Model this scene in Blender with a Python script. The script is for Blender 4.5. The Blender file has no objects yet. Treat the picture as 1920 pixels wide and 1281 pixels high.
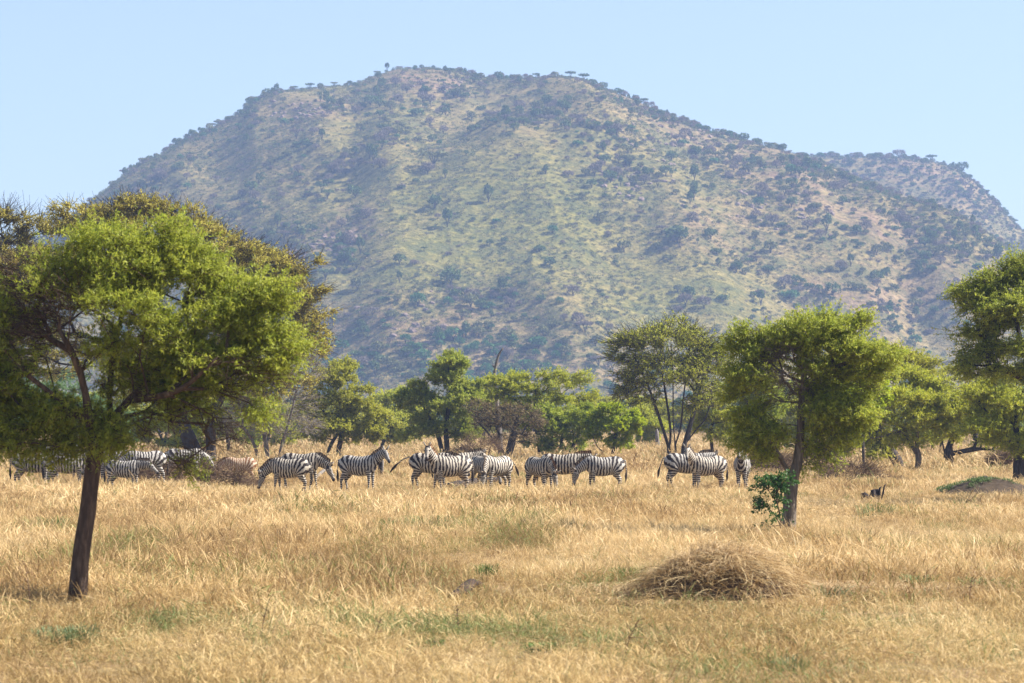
import bpy, bmesh, math, random
import numpy as np
from mathutils import Vector

random.seed(7)
C = bpy.context.scene.collection
SC = bpy.context.scene

# ------------------------------------------------------------------ camera, world, sun, exposure
FPX = 5333.0          # focal length in pixels of the 1920 px wide photograph
CAM_H = 2.3
HOR = 784.0           # pixel row of the horizon
cam = bpy.data.cameras.new("camera")
cam.lens = FPX * 36.0 / 1920.0
cam.sensor_width = 36.0
cam.clip_start = 0.5
cam.clip_end = 20000.0
cam.dof.use_dof = True
cam.dof.focus_distance = 92.0
cam.dof.aperture_fstop = 4.5
camo = bpy.data.objects.new("camera", cam)
camo.location = (0, 0, CAM_H)
camo.rotation_euler = (math.radians(90) + math.atan((HOR - 640.5) / FPX), 0, 0)
C.objects.link(camo)
SC.camera = camo

SUN_EL = math.radians(43.0)
SUN_AZ = math.radians(82.0)      # clockwise from +Y, the way the camera looks
sdir = Vector((math.sin(SUN_AZ) * math.cos(SUN_EL), math.cos(SUN_AZ) * math.cos(SUN_EL), math.sin(SUN_EL)))
world = bpy.data.worlds.new("World")
SC.world = world
world.use_nodes = True
wn = world.node_tree
wn.nodes.clear()
wo = wn.nodes.new("ShaderNodeOutputWorld")
wb = wn.nodes.new("ShaderNodeBackground")
ws = wn.nodes.new("ShaderNodeTexSky")
ws.sky_type = 'NISHITA'
ws.sun_disc = False
ws.sun_elevation = SUN_EL
ws.sun_rotation = SUN_AZ
ws.altitude = 1300
ws.air_density = 1.0
ws.dust_density = 2.0
ws.ozone_density = 1.5
wb.inputs[1].default_value = 0.068
whs = wn.nodes.new("ShaderNodeHueSaturation")
whs.inputs['Saturation'].default_value = 0.80
wn.links.new(ws.outputs[0], whs.inputs['Color'])
wn.links.new(whs.outputs[0], wb.inputs[0])
wn.links.new(wb.outputs[0], wo.inputs[0])
sl = bpy.data.lights.new("sun", 'SUN')
sl.energy = 5.0
sl.angle = math.radians(0.53)
sl.color = (1.0, 0.95, 0.87)
so = bpy.data.objects.new("sun", sl)
so.rotation_euler = sdir.to_track_quat('Z', 'Y').to_euler()
so.location = (300, 0, 400)
C.objects.link(so)
SC.view_settings.view_transform = 'Standard'
SC.view_settings.look = 'None'
SC.view_settings.gamma = 1.0
SC.view_settings.use_curve_mapping = False
SC.view_settings.exposure = 1.44
SC.cycles.max_bounces = 8
SC.cycles.diffuse_bounces = 6
SC.cycles.transmission_bounces = 6
SC.cycles.transparent_max_bounces = 8
SC.cycles.volume_bounces = 0
SC.cycles.use_denoising = True

# ------------------------------------------------------------------ helpers
def P(px, d, py=None):
    """a point of the place seen at pixel column px (and row py) at distance d"""
    x = (px - 960.0) / FPX * d
    if py is None:
        return x
    return x, CAM_H + (HOR - py) / FPX * d

def dist_of(py):
    return FPX * CAM_H / (py - HOR)

def h2(ix, iy, seed):
    n = (ix.astype(np.int64) * 374761393 + iy.astype(np.int64) * 668265263 + seed * 982451653) & 0xffffffff
    n = ((n ^ (n >> 13)) * 1274126177) & 0xffffffff
    n = n ^ (n >> 16)
    return (n & 0xffffff) / float(0xffffff)

def vnoise(x, y, seed=0):
    x = np.asarray(x, float); y = np.asarray(y, float)
    ix = np.floor(x); iy = np.floor(y)
    fx = x - ix; fy = y - iy
    fx = fx * fx * (3 - 2 * fx); fy = fy * fy * (3 - 2 * fy)
    a = h2(ix, iy, seed); b = h2(ix + 1, iy, seed); c = h2(ix, iy + 1, seed); d = h2(ix + 1, iy + 1, seed)
    return (a * (1 - fx) + b * fx) * (1 - fy) + (c * (1 - fx) + d * fx) * fy

def fbm(x, y, seed=0, octv=4):
    s = 0; a = 0.5; t = 0
    for k in range(octv):
        s = s + a * vnoise(np.asarray(x) * 2 ** k, np.asarray(y) * 2 ** k, seed + k); t += a; a *= 0.5
    return s / t

def mesh_np(name, V, F, mats, smooth=False, attrs=None, mat_idx=None):
    """V (n,3); F an (m,k) index array or a list of such arrays"""
    me = bpy.data.meshes.new(name)
    V = np.asarray(V, dtype=np.float32)
    if not isinstance(F, list):
        F = [F]
    F = [np.asarray(f, dtype=np.int32) for f in F if len(f)]
    loops = np.concatenate([f.ravel() for f in F])
    tot = np.concatenate([np.full(len(f), f.shape[1], dtype=np.int32) for f in F])
    start = np.concatenate([[0], np.cumsum(tot)[:-1]]).astype(np.int32)
    me.vertices.add(len(V)); me.vertices.foreach_set("co", V.ravel())
    me.loops.add(len(loops)); me.loops.foreach_set("vertex_index", loops)
    me.polygons.add(len(tot)); me.polygons.foreach_set("loop_start", start)
    if mat_idx is not None:
        me.polygons.foreach_set("material_index", np.asarray(mat_idx, dtype=np.int32))
    me.polygons.foreach_set("use_smooth", np.full(len(tot), smooth))
    if attrs:
        for k, v in attrs.items():
            v = np.asarray(v, dtype=np.float32)
            if v.ndim == 1:
                a = me.attributes.new(k, 'FLOAT', 'POINT'); a.data.foreach_set("value", v)
            else:
                a = me.attributes.new(k, 'FLOAT_VECTOR', 'POINT'); a.data.foreach_set("vector", v.ravel())
    me.update(calc_edges=True)
    for m in (mats if isinstance(mats, (list, tuple)) else [mats]):
        me.materials.append(m)
    return me

def link(name, me, parent=None, loc=None):
    o = bpy.data.objects.new(name, me)
    C.objects.link(o)
    if parent is not None:
        o.parent = parent
    if loc is not None:
        o.location = loc
    return o

def tag(o, label=None, cat=None, group=None, kind=None):
    if label: o['label'] = label
    if cat: o['category'] = cat
    if group: o['group'] = group
    if kind: o['kind'] = kind
    return o

def empty(name, loc, label, cat, group=None, rz=0.0):
    o = bpy.data.objects.new(name, None)
    C.objects.link(o)
    o.location = loc; o.rotation_euler = (0, 0, rz)
    o.empty_display_size = 0.2
    return tag(o, label, cat, group)

# ------------------------------------------------------------------ materials
class NT:
    def __init__(s, name):
        s.m = bpy.data.materials.new(name); s.m.use_nodes = True
        s.n = s.m.node_tree.nodes; s.l = s.m.node_tree.links
        s.n.clear()
        s.out = s.n.new("ShaderNodeOutputMaterial")
    def new(s, t, **kw):
        n = s.n.new("ShaderNode" + t)
        for k, v in kw.items():
            setattr(n, k, v)
        return n
    def link(s, a, b): s.l.new(a, b)
    def val(s, sock, v):
        if hasattr(v, 'is_linked') or isinstance(v, bpy.types.NodeSocket): s.l.new(v, sock)
        else: sock.default_value = v
    def math(s, op, a, b=0.0, c=None, clamp=False):
        n = s.new("Math", operation=op); n.use_clamp = clamp
        s.val(n.inputs[0], a); s.val(n.inputs[1], b)
        if c is not None: s.val(n.inputs[2], c)
        return n.outputs[0]
    def mix(s, f, a, b):
        n = s.new("Mix", data_type='RGBA')
        s.val(n.inputs[0], f)
        for i, v in ((6, a), (7, b)):
            if isinstance(v, tuple): n.inputs[i].default_value = (*v[:3], 1)
            else: s.l.new(v, n.inputs[i])
        return n.outputs[2]
    def noise(s, scale, vec=None, detail=3.0, rough=0.55, dist=0.0):
        n = s.new("TexNoise"); n.inputs['Scale'].default_value = scale
        n.inputs['Detail'].default_value = detail; n.inputs['Roughness'].default_value = rough
        n.inputs['Distortion'].default_value = dist
        if vec is not None: s.l.new(vec, n.inputs['Vector'])
        return n.outputs[0]
    def ramp(s, fac, stops):
        n = s.new("ValToRGB"); s.l.new(fac, n.inputs[0])
        e = n.color_ramp.elements
        while len(e) < len(stops): e.new(0.5)
        for i, (p, c) in enumerate(stops):
            e[i].position = p; e[i].color = (*c[:3], 1)
        return n.outputs[0]
    def attr(s, name, typ='GEOMETRY'):
        n = s.new("Attribute", attribute_type=typ, attribute_name=name)
        return n.outputs['Fac']
    def coord(s, which='Object', scale=None):
        n = s.new("TexCoord")
        o = n.outputs[which]
        if scale:
            mp = s.new("Mapping"); s.l.new(o, mp.inputs[0]); mp.inputs['Scale'].default_value = scale
            o = mp.outputs[0]
        return o
    def pos(s, scale=None):
        o = s.new("NewGeometry").outputs['Position']
        if scale:
            mp = s.new("Mapping"); s.l.new(o, mp.inputs[0]); mp.inputs['Scale'].default_value = scale
            o = mp.outputs[0]
        return o
    def bsdf(s, col, rough=0.8, spec=0.2, bump=None, bstr=0.5, bdist=0.02, transl=0.0, tcol=None):
        b = s.new("BsdfPrincipled")
        s.val(b.inputs['Base Color'], (*col[:3], 1) if isinstance(col, tuple) else col)
        s.val(b.inputs['Roughness'], rough)
        b.inputs['Specular IOR Level'].default_value = spec
        if bump is not None:
            bn = s.new("Bump"); bn.inputs['Strength'].default_value = bstr; bn.inputs['Distance'].default_value = bdist
            s.l.new(bump, bn.inputs['Height']); s.l.new(bn.outputs[0], b.inputs['Normal'])
        o = b.outputs[0]
        if transl > 0:
            t = s.new("BsdfTranslucent"); s.val(t.inputs[0], tcol if tcol is not None else ((*col[:3], 1) if isinstance(col, tuple) else col))
            mx = s.new("MixShader"); mx.inputs[0].default_value = transl
            s.l.new(o, mx.inputs[1]); s.l.new(t.outputs[0], mx.inputs[2]); o = mx.outputs[0]
        s.l.new(o, s.out.inputs[0])
        return s.m

def mat_leaf(name, dark, light, tl=0.35, odd=None):
    t = NT(name)
    r = t.attr("rnd")
    c = t.mix(r, dark, light)
    big = t.noise(0.9, t.pos(), 2.0)
    c2 = t.mix(t.math('MULTIPLY', big, 0.30), c, dark)  # broad noise darkens leaf clumps: slight shading put into the colour
    if odd:
        f = t.math('GREATER_THAN', r, 0.86)
        c2 = t.mix(f, c2, odd)
    return t.bsdf(c2, 0.55, 0.25, transl=tl, tcol=c2)

def mat_bark(name, dark, light, scale=6.0):
    t = NT(name)
    p = t.coord('Object', (scale, scale, scale * 0.18))
    n = t.noise(3.0, p, 5.0, 0.65, 0.4)
    n2 = t.noise(1.2, t.coord('Object'), 3.0)
    c = t.ramp(n, [(0.32, tuple(v * 0.45 for v in dark)), (0.5, dark), (0.72, light)])
    c = t.mix(t.math('MULTIPLY', n2, 0.4), c, tuple(v * 0.7 for v in light))
    return t.bsdf(c, 0.9, 0.1, bump=n, bstr=0.9, bdist=0.04)

def mat_plain(name, a, b, scale=4.0, rough=0.85, bs=0.4, bd=0.02):
    t = NT(name)
    n = t.noise(scale, t.coord('Object'), 4.0, 0.6)
    return t.bsdf(t.mix(n, a, b), rough, 0.15, bump=n, bstr=bs, bdist=bd)

def mat_grass(name, cols, green, base):
    """cols: pale and deep straw; tone / green come from each tuft"""
    t = NT(name)
    tone = t.attr("tone", 'INSTANCER'); grn = t.attr("green", 'INSTANCER')
    r = t.attr("rnd"); h = t.attr("h")
    f = t.math('ADD', t.math('MULTIPLY', tone, 0.5), t.math('MULTIPLY', r, 0.5), clamp=True)
    c = t.ramp(f, [(0.05, cols[0]), (0.5, cols[1]), (0.95, cols[2])])
    g = t.math('GREATER_THAN', grn, r)
    c = t.mix(g, c, green)
    c = t.mix(t.math('MULTIPLY', t.math('SUBTRACT', 1.0, h, clamp=True), 0.62), c, base)  # browner blade feet, deepened further to put shade between tufts into the colour
    return t.bsdf(c, 0.6, 0.25, transl=0.3, tcol=c)

M = {}
M['leaf_fresh'] = mat_leaf('leaf_fresh', (0.184, 0.249, 0.029), (0.548, 0.539, 0.074), 0.50, (0.25, 0.27, 0.07))
M['leaf_yellow'] = mat_leaf('leaf_yellow', (0.230, 0.257, 0.025), (0.597, 0.551, 0.070), 0.50, (0.28, 0.26, 0.08))
M['leaf_mid'] = mat_leaf('leaf_mid', (0.239, 0.293, 0.029), (0.671, 0.628, 0.064), 0.45, (0.2, 0.2, 0.07))
M['leaf_dark'] = mat_leaf('leaf_dark', (0.160, 0.224, 0.025), (0.533, 0.563, 0.051), 0.42)
M['leaf_bright'] = mat_leaf('leaf_bright', (0.208, 0.296, 0.010), (0.550, 0.573, 0.026), 0.50)
M['leaf_brown'] = mat_leaf('leaf_brown', (0.310, 0.251, 0.047), (0.652, 0.589, 0.103), 0.37, (0.2, 0.13, 0.07))
M['leaf_red'] = mat_leaf('leaf_red', (0.163, 0.108, 0.047), (0.325, 0.252, 0.105), 0.32)
M['leaf_broad'] = mat_leaf('leaf_broad', (0.025, 0.070, 0.015), (0.088, 0.190, 0.037), 0.42)
M['leaf_blue'] = mat_leaf('leaf_blue', (0.088, 0.168, 0.062), (0.234, 0.355, 0.123), 0.42)
M['bark'] = mat_bark('bark', (0.085, 0.055, 0.040), (0.20, 0.14, 0.10))
M['bark_dark'] = mat_bark('bark_dark', (0.045, 0.036, 0.032), (0.13, 0.105, 0.09))
M['bark_grey'] = mat_bark('bark_grey', (0.16, 0.135, 0.12), (0.36, 0.32, 0.28))
M['bark_pale'] = mat_bark('bark_pale', (0.12, 0.095, 0.075), (0.30, 0.25, 0.20))
M['twig_red'] = mat_bark('twig_red', (0.12, 0.075, 0.05), (0.26, 0.17, 0.11))
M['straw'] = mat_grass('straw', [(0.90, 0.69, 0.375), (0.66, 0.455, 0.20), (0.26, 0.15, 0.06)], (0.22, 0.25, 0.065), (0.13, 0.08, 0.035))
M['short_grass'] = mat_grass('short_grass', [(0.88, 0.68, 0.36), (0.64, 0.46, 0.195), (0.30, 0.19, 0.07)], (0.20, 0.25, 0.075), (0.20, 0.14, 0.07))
# ------------------------------------------------------------------ ground
MOUND = (P(1342, 35.5), 35.5)
SOIL = (P(1850, 86.0), 86.0)
def gz(x, y):
    x = np.asarray(x, float); y = np.asarray(y, float)
    z = (fbm(x * 0.12, y * 0.12, 3, 3) - 0.5) * 0.10 + (fbm(x * 0.9, y * 0.9, 5, 2) - 0.5) * 0.05
    z = z + (fbm(x * 0.03, y * 0.03, 8, 2) - 0.5) * 0.22 * np.clip((y - 45) / 60.0, 0, 1)
    return z

def ground_mesh():
    ds = np.concatenate([[-60, -20, 0, 10, 18], np.linspace(21, 60, 130), np.geomspace(60.8, 420, 110)[0:], [600, 900, 1400, 2200, 3500, 6000, 9000]])
    us = np.concatenate([[-1.0, -0.6, -0.4], np.linspace(-0.26, 0.26, 150), [0.4, 0.6, 1.0]])
    D, U = np.meshgrid(ds, us, indexing='ij')
    W = np.maximum(np.abs(D), 60.0) * np.where(np.abs(U) > 0.3, 2.2, 1.0)
    W = np.where((np.abs(U) <= 0.3) & (D >= 21), D, W)
    X = U * W
    Z = gz(X, D)
    V = np.stack([X, D, Z], -1).reshape(-1, 3)
    n, m = D.shape
    i = np.arange(n - 1)[:, None] * m + np.arange(m - 1)[None, :]
    F = np.stack([i, i + 1, i + m + 1, i + m], -1).reshape(-1, 4)
    t = NT('ground_soil')
    p = t.pos()
    a = t.noise(0.5, p, 4.0, 0.6); b = t.noise(9.0, p, 4.0, 0.7); c = t.noise(0.16, p, 3.0)
    col = t.ramp(b, [(0.3, (0.10, 0.065, 0.035)), (0.5, (0.22, 0.15, 0.075)), (0.7, (0.36, 0.26, 0.13))])
    col = t.mix(t.math('MULTIPLY', t.ramp(a, [(0.48, (0, 0, 0)), (0.62, (1, 1, 1))]), 0.45), col, (0.14, 0.15, 0.05))
    col = t.mix(t.math('MULTIPLY', c, 0.35), col, (0.30, 0.19, 0.11))
    m_ = t.bsdf(col, 0.95, 0.05, bump=b, bstr=0.8, bdist=0.05)
    o = link('ground', mesh_np('ground', V, F, m_, True))
    tag(o, kind='structure')
ground_mesh()

# ------------------------------------------------------------------ hills
SKY1 = [(-900, 770), (-500, 700), (-200, 600), (0, 505), (100, 440), (200, 374), (250, 332), (300, 302), (340, 270), (400, 243), (450, 217), (480, 192), (530, 174),
        (600, 163), (660, 158), (700, 141), (740, 128), (800, 126), (860, 137), (900, 152), (1000, 163), (1100, 169), (1140, 179), (1180, 194), (1240, 213),
        (1300, 231), (1360, 249), (1400, 262), (1450, 277), (1500, 290), (1540, 303), (1600, 335), (1700, 385), (1800, 428), (1920, 478), (2200, 580), (2700, 700), (3200, 775)]
SKY2 = [(900, 500), (1100, 400), (1300, 330), (1400, 306), (1500, 296), (1560, 294), (1600, 296), (1690, 296), (1750, 303), (1800, 317), (1830, 342), (1860, 373), (1890, 404),
        (1912, 428), (1960, 462), (2100, 520), (2300, 620), (2600, 720), (2900, 775)]
def prof(u, tab):
    a = np.array(tab, float)
    return np.interp(u, a[:, 0], a[:, 1])
def hillz(x, y, which=1):
    x = np.asarray(x, float); y = np.asarray(y, float)
    u = 960 + x / y * FPX
    if which == 1:
        dr = 1340 + 60 * np.sin(u / 500.0); db = 830 + np.abs(u - 1000) * 0.10; tab = SKY1
    else:
        dr = 1680 + 0 * u; db = 1440 + 0 * u; tab = SKY2
    e = HOR - prof(u, tab)
    ss = np.linspace(0.5, 1.0, 26); kk = 0
    for q in ss:
        kk = np.maximum(kk, np.sin(np.pi / 2 * q) ** (1.18 if which == 1 else 1.0) * dr / (db + q * (dr - db)))
    zr = e / FPX * dr / kk + CAM_H
    s = (y - db) / (dr - db)
    sc = np.clip(s, 0, 1)
    g = np.sin(np.pi / 2 * sc) ** (1.18 if which == 1 else 1.0)
    back = np.clip(s - 1, 0, 3)
    z = zr * g - back ** 2 * 60 - back * 12
    rel = np.clip(sc * 5, 0, 1) * np.clip((1.0 - sc) * 2.6, 0.06, 1)
    rel = rel * (1 - .55 * lush_map(u, HOR - (zr * g - CAM_H) / y * FPX)) if which == 1 else rel * .6
    # spurs and gullies running down the slope, plus rough ground
    w = (fbm(u * 0.0030 + y * 0.0030, y * 0.0030 - u * 0.0008, 11, 3) - 0.5) * 50 + (fbm(x * 0.012, y * 0.008, 17, 4) - 0.5) * 15 + (fbm(x * 0.07, y * 0.05, 23, 3) - 0.5) * 2.6
    z = z + w * rel
    z = np.where(s < 0, s * 60 - 0.3, z)
    return z

def hill_obj(name, which, u0, u1, nu, nd, mat):
    us = np.linspace(u0, u1, nu)
    if which == 1: ds = np.linspace(800, 1640, nd)
    else: ds = np.linspace(1425, 2050, nd)
    D, U = np.meshgrid(ds, us, indexing='ij')
    X = (U - 960) / FPX * D
    Z = hillz(X, D, which)
    V = np.stack([X, D, Z], -1).reshape(-1, 3)
    n, m = D.shape
    i = np.arange(n - 1)[:, None] * m + np.arange(m - 1)[None, :]
    F = np.stack([i, i + 1, i + m + 1, i + m], -1).reshape(-1, 4)
    VV = HOR - (Z - CAM_H) / D * FPX
    bare = bare_map(U, VV)
    o = link(name, mesh_np(name, V, F, mat, True, {'bare': bare.ravel(), 'lush': lush_map(U, VV).ravel()}))
    tag(o, kind='structure')
    return o

def blobs(u, v, lst):
    r = np.zeros_like(u, dtype=float)
    for (cx, cy, rx, ry, ang, w) in lst:
        a = math.radians(ang); dx = u - cx; dy = v - cy
        X = dx * math.cos(a) + dy * math.sin(a); Y = -dx * math.sin(a) + dy * math.cos(a)
        r = np.maximum(r, w * np.exp(-((X / rx) ** 2 + (Y / ry) ** 2) ** 1.5))
    return r
# where the soil shows pinkish through the grass, on the hillside
def bare_map(u, v):
    b = blobs(u, v, [(600, 200, 60, 22, -10, 1), (790, 150, 110, 25, 8, 1), (1270, 235, 130, 30, 28, 1), (1480, 330, 170, 45, 28, 0.9), (1700, 450, 150, 40, 22, 0.9),
                     (650, 425, 60, 35, -20, 1), (560, 470, 50, 30, 0, 0.8), (1350, 420, 120, 50, 20, 0.55), (1650, 560, 200, 60, 0, 0.7), (1750, 340, 140, 45, 20, 1.0),
                     (800, 610, 260, 60, 0, 0.6), (1000, 690, 200, 60, 0, 0.6), (1180, 180, 60, 18, 20, 0.8), (540, 215, 50, 15, 0, 0.8)])
    return b
def lush_map(u, v):
    return blobs(u, v, [(900, 420, 420, 160, -8, 1), (1250, 560, 260, 90, 10, 0.9), (700, 250, 120, 50, -20, 0.6), (640, 170, 90, 18, 0, 0.6)])
# how thickly trees and bushes grow there
def veg_map(u, v):
    b = blobs(u, v, [(330, 330, 190, 60, -36, 1.0), (520, 260, 190, 55, -20, 0.95), (480, 200, 60, 25, -30, 0.9), (600, 330, 120, 45, -25, 0.7), (820, 185, 120, 30, -20, 0.9),
                     (700, 260, 110, 35, -28, 0.9), (900, 150, 110, 15, 4, 0.8), (1040, 160, 120, 18, 3, 1.0), (1180, 195, 100, 22, 22, 1), (1330, 235, 150, 26, 20, 1),
                     (980, 215, 90, 24, -10, 0.8), (1560, 330, 220, 32, 28, 1.0), (1760, 440, 170, 40, 22, 1.0), (1130, 260, 90, 45, 0, 0.8), (1180, 330, 80, 40, 0, 0.7),
                     (520, 450, 130, 50, 20, 0.95), (640, 470, 60, 50, 0, 0.8), (1270, 450, 50, 40, 0, 0.9), (1370, 500, 90, 30, 0, 0.75), (1480, 560, 150, 40, 0, 0.75), (1620, 610, 160, 60, 0, 0.8),
                     (870, 560, 190, 36, -4, 0.85), (700, 600, 150, 60, 0, 0.8), (850, 650, 260, 45, 0, 0.85), (1100, 650, 160, 60, 0, 0.7), (760, 710, 240, 40, 0, 0.9), (1050, 740, 300, 45, 0, 0.9),
                     (1350, 300, 130, 60, 20, 0.45), (1500, 420, 160, 60, 20, 0.42), (1720, 350, 150, 50, 15, 0.8), (1850, 400, 60, 60, 30, 0.8), (1700, 560, 160, 90, 0, 0.55), (1650, 480, 120, 50, 0, 0.45)])
    return b

def mat_hill(name, tint):
    t = NT(name)
    p = t.pos()
    bare = t.attr("bare"); lush = t.attr("lush")
    a = t.noise(0.035, p, 5.0, 0.65); b = t.noise(0.35, p, 4.0, 0.7); c = t.noise(0.09, p, 4.0, 0.6)
    grass = t.ramp(b, [(0.30, (0.06, 0.07, 0.016)), (0.48, (0.155, 0.140, 0.034)), (0.68, (0.26, 0.22, 0.06))])
    dry = t.ramp(b, [(0.30, (0.09, 0.07, 0.035)), (0.5, (0.20, 0.15, 0.06)), (0.7, (0.31, 0.235, 0.10))])
    soil = t.ramp(b, [(0.33, (0.12, 0.075, 0.05)), (0.5, (0.22, 0.14, 0.09)), (0.68, (0.31, 0.21, 0.14))])
    lf = t.math('ADD', lush, t.math('MULTIPLY', t.math('SUBTRACT', a, 0.5), 2.2), clamp=True)
    col = t.mix(lf, dry, grass)
    bf = t.math('MULTIPLY', bare, t.ramp(c, [(0.35, (0.1, 0.1, 0.1)), (0.6, (1, 1, 1))]), clamp=True)
    bf2 = t.math('ADD', bf, t.math('MULTIPLY', t.ramp(a, [(0.55, (0, 0, 0)), (0.75, (1, 1, 1))]), 0.35), clamp=True)
    col = t.mix(bf2, col, soil)
    # low dark scrub creeping over the grass in ragged patches
    s1 = t.noise(0.055, p, 6.0, 0.75, 0.6)
    sf = t.math('MULTIPLY', t.ramp(s1, [(0.47, (0, 0, 0)), (0.58, (1, 1, 1))]), t.ramp(t.noise(0.8, p, 3.0, 0.7), [(0.35, (.25, .25, .25)), (0.6, (.85, .85, .85))]))
    col = t.mix(sf, col, (0.075, 0.085, 0.03))
    return t.bsdf(col, 0.95, 0.03, bump=b, bstr=1.0, bdist=1.4)
hm = mat_hill('hillside', 0)
hill_obj('hill', 1, -700, 2700, 560, 210, hm)
hill_obj('hill', 2, 1100, 2700, 260, 110, hm)
# ------------------------------------------------------------------ plant builders
def unit(v):
    return v / np.maximum(np.linalg.norm(v, axis=-1, keepdims=True), 1e-9)

def leaf_tris(rng, o, u, L, m, l, w, spread=1.0):
    """m leaves along each spray (origin o, direction u, length L): triangles"""
    S = len(o)
    t = rng.uniform(0.08, 1.0, (S, m, 1))
    p = o[:, None, :] + u[:, None, :] * (L[:, None, None] * t) + rng.normal(0, 0.012, (S, m, 3))
    r = rng.normal(0, 1, (S, m, 3))
    perp = unit(r - (r * u[:, None, :]).sum(-1, keepdims=True) * u[:, None, :])
    dr = unit(perp * spread + u[:, None, :] * rng.uniform(0.2, 1.0, (S, m, 1)))
    nrm = rng.normal(0, 0.55, (S, m, 3)) + np.array([0.35, 0.0, 0.8])      # leaflets spread flat to the light
    side = unit(np.cross(dr, nrm))
    ll = l * rng.uniform(0.6, 1.25, (S, m, 1)); ww = w * rng.uniform(0.6, 1.2, (S, m, 1)) * 0.5
    V = np.stack([p - side * ww, p + side * ww, p + dr * ll], 2).reshape(-1, 3)
    base = rng.uniform(0, 1, (S, 1)) * 0.55 + rng.uniform(0, 0.45, (S, m))
    R = np.repeat(base.reshape(-1), 3)
    return V, R

def prisms(A, B, ra, rb, k=3):
    """tapered k-sided sticks from A to B"""
    n = len(A)
    d = unit(B - A)
    ref = np.where(np.abs(d[:, 2:3]) > 0.9, np.array([[1.0, 0, 0]]), np.array([[0, 0, 1.0]]))
    a = unit(np.cross(d, ref)); b = np.cross(d, a)
    th = np.arange(k) * 2 * np.pi / k
    ring = a[:, None, :] * np.cos(th)[None, :, None] + b[:, None, :] * np.sin(th)[None, :, None]
    V = np.concatenate([A[:, None, :] + ring * ra[:, None, None], B[:, None, :] + ring * rb[:, None, None]], 1).reshape(-1, 3)
    i = np.arange(n)[:, None] * 2 * k
    j = np.arange(k)[None, :]; j2 = (j + 1) % k
    F = np.stack([i + j, i + j2, i + k + j2, i + k + j], -1).reshape(-1, 4)
    return V, F

def tube(pts, rad, k=10, wob=0.0, rng=None, flat=None, cap=True):
    """smooth tube through pts; rad a list of radii (or (ry, rz) pairs)"""
    pts = np.asarray(pts, float); n = len(pts)
    d = unit(np.gradient(pts, axis=0))
    up = np.array([0, 0, 1.0]) if abs(d[n // 2][2]) < 0.8 else np.array([1.0, 0, 0])
    V = []
    for i in range(n):
        s = unit(np.cross(up, d[i])); t = np.cross(d[i], s)
        r = rad[i]; ry, rz = (r if isinstance(r, (tuple, list)) else (r, r))
        for j in range(k):
            th = 2 * math.pi * j / k
            q = 1.0
            if wob and rng is not None:
                q = 1 + wob * (math.sin(3 * th + i * 0.35) * 0.5 + math.sin(5 * th + 1.3 - i * 0.2) * 0.35 + rng.uniform(-0.3, 0.3))
            V.append(pts[i] + s * math.cos(th) * ry * q + t * math.sin(th) * rz * q)
    V = np.array(V)
    i = np.arange(n - 1)[:, None] * k; j = np.arange(k)[None, :]; j2 = (j + 1) % k
    F = [np.stack([i + j, i + j2, i + k + j2, i + k + j], -1).reshape(-1, 4)]
    if cap:
        V = np.concatenate([V, pts[:1], pts[-1:]])
        c0 = n * k; c1 = n * k + 1; jj = np.arange(k); jj2 = (jj + 1) % k
        F.append(np.stack([jj2, jj, np.full(k, c0)], -1))
        F.append(np.stack([(n - 1) * k + jj, (n - 1) * k + jj2, np.full(k, c1)], -1))
    return V, F

def spline(ctrl, n):
    c = np.asarray(ctrl, float)
    m = len(c)
    cc = np.vstack([2 * c[0] - c[1], c, 2 * c[-1] - c[-2]])
    out = []
    for q in np.linspace(0, m - 1 - 1e-6, n):
        i = int(q); t = q - i
        p0, p1, p2, p3 = cc[i], cc[i + 1], cc[i + 2], cc[i + 3]
        out.append(0.5 * ((2 * p1) + (-p0 + p2) * t + (2 * p0 - 5 * p1 + 4 * p2 - p3) * t * t + (-p0 + 3 * p1 - 3 * p2 + p3) * t ** 3))
    return np.array(out)

def merge(lst):
    """list of (V, [F...]) joined"""
    Vs = []; Fs = []; off = 0
    for V, F in lst:
        if not isinstance(F, list): F = [F]
        Vs.append(V)
        for f in F: Fs.append(np.asarray(f) + off)
        off += len(V)
    return np.concatenate(Vs), Fs

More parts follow.
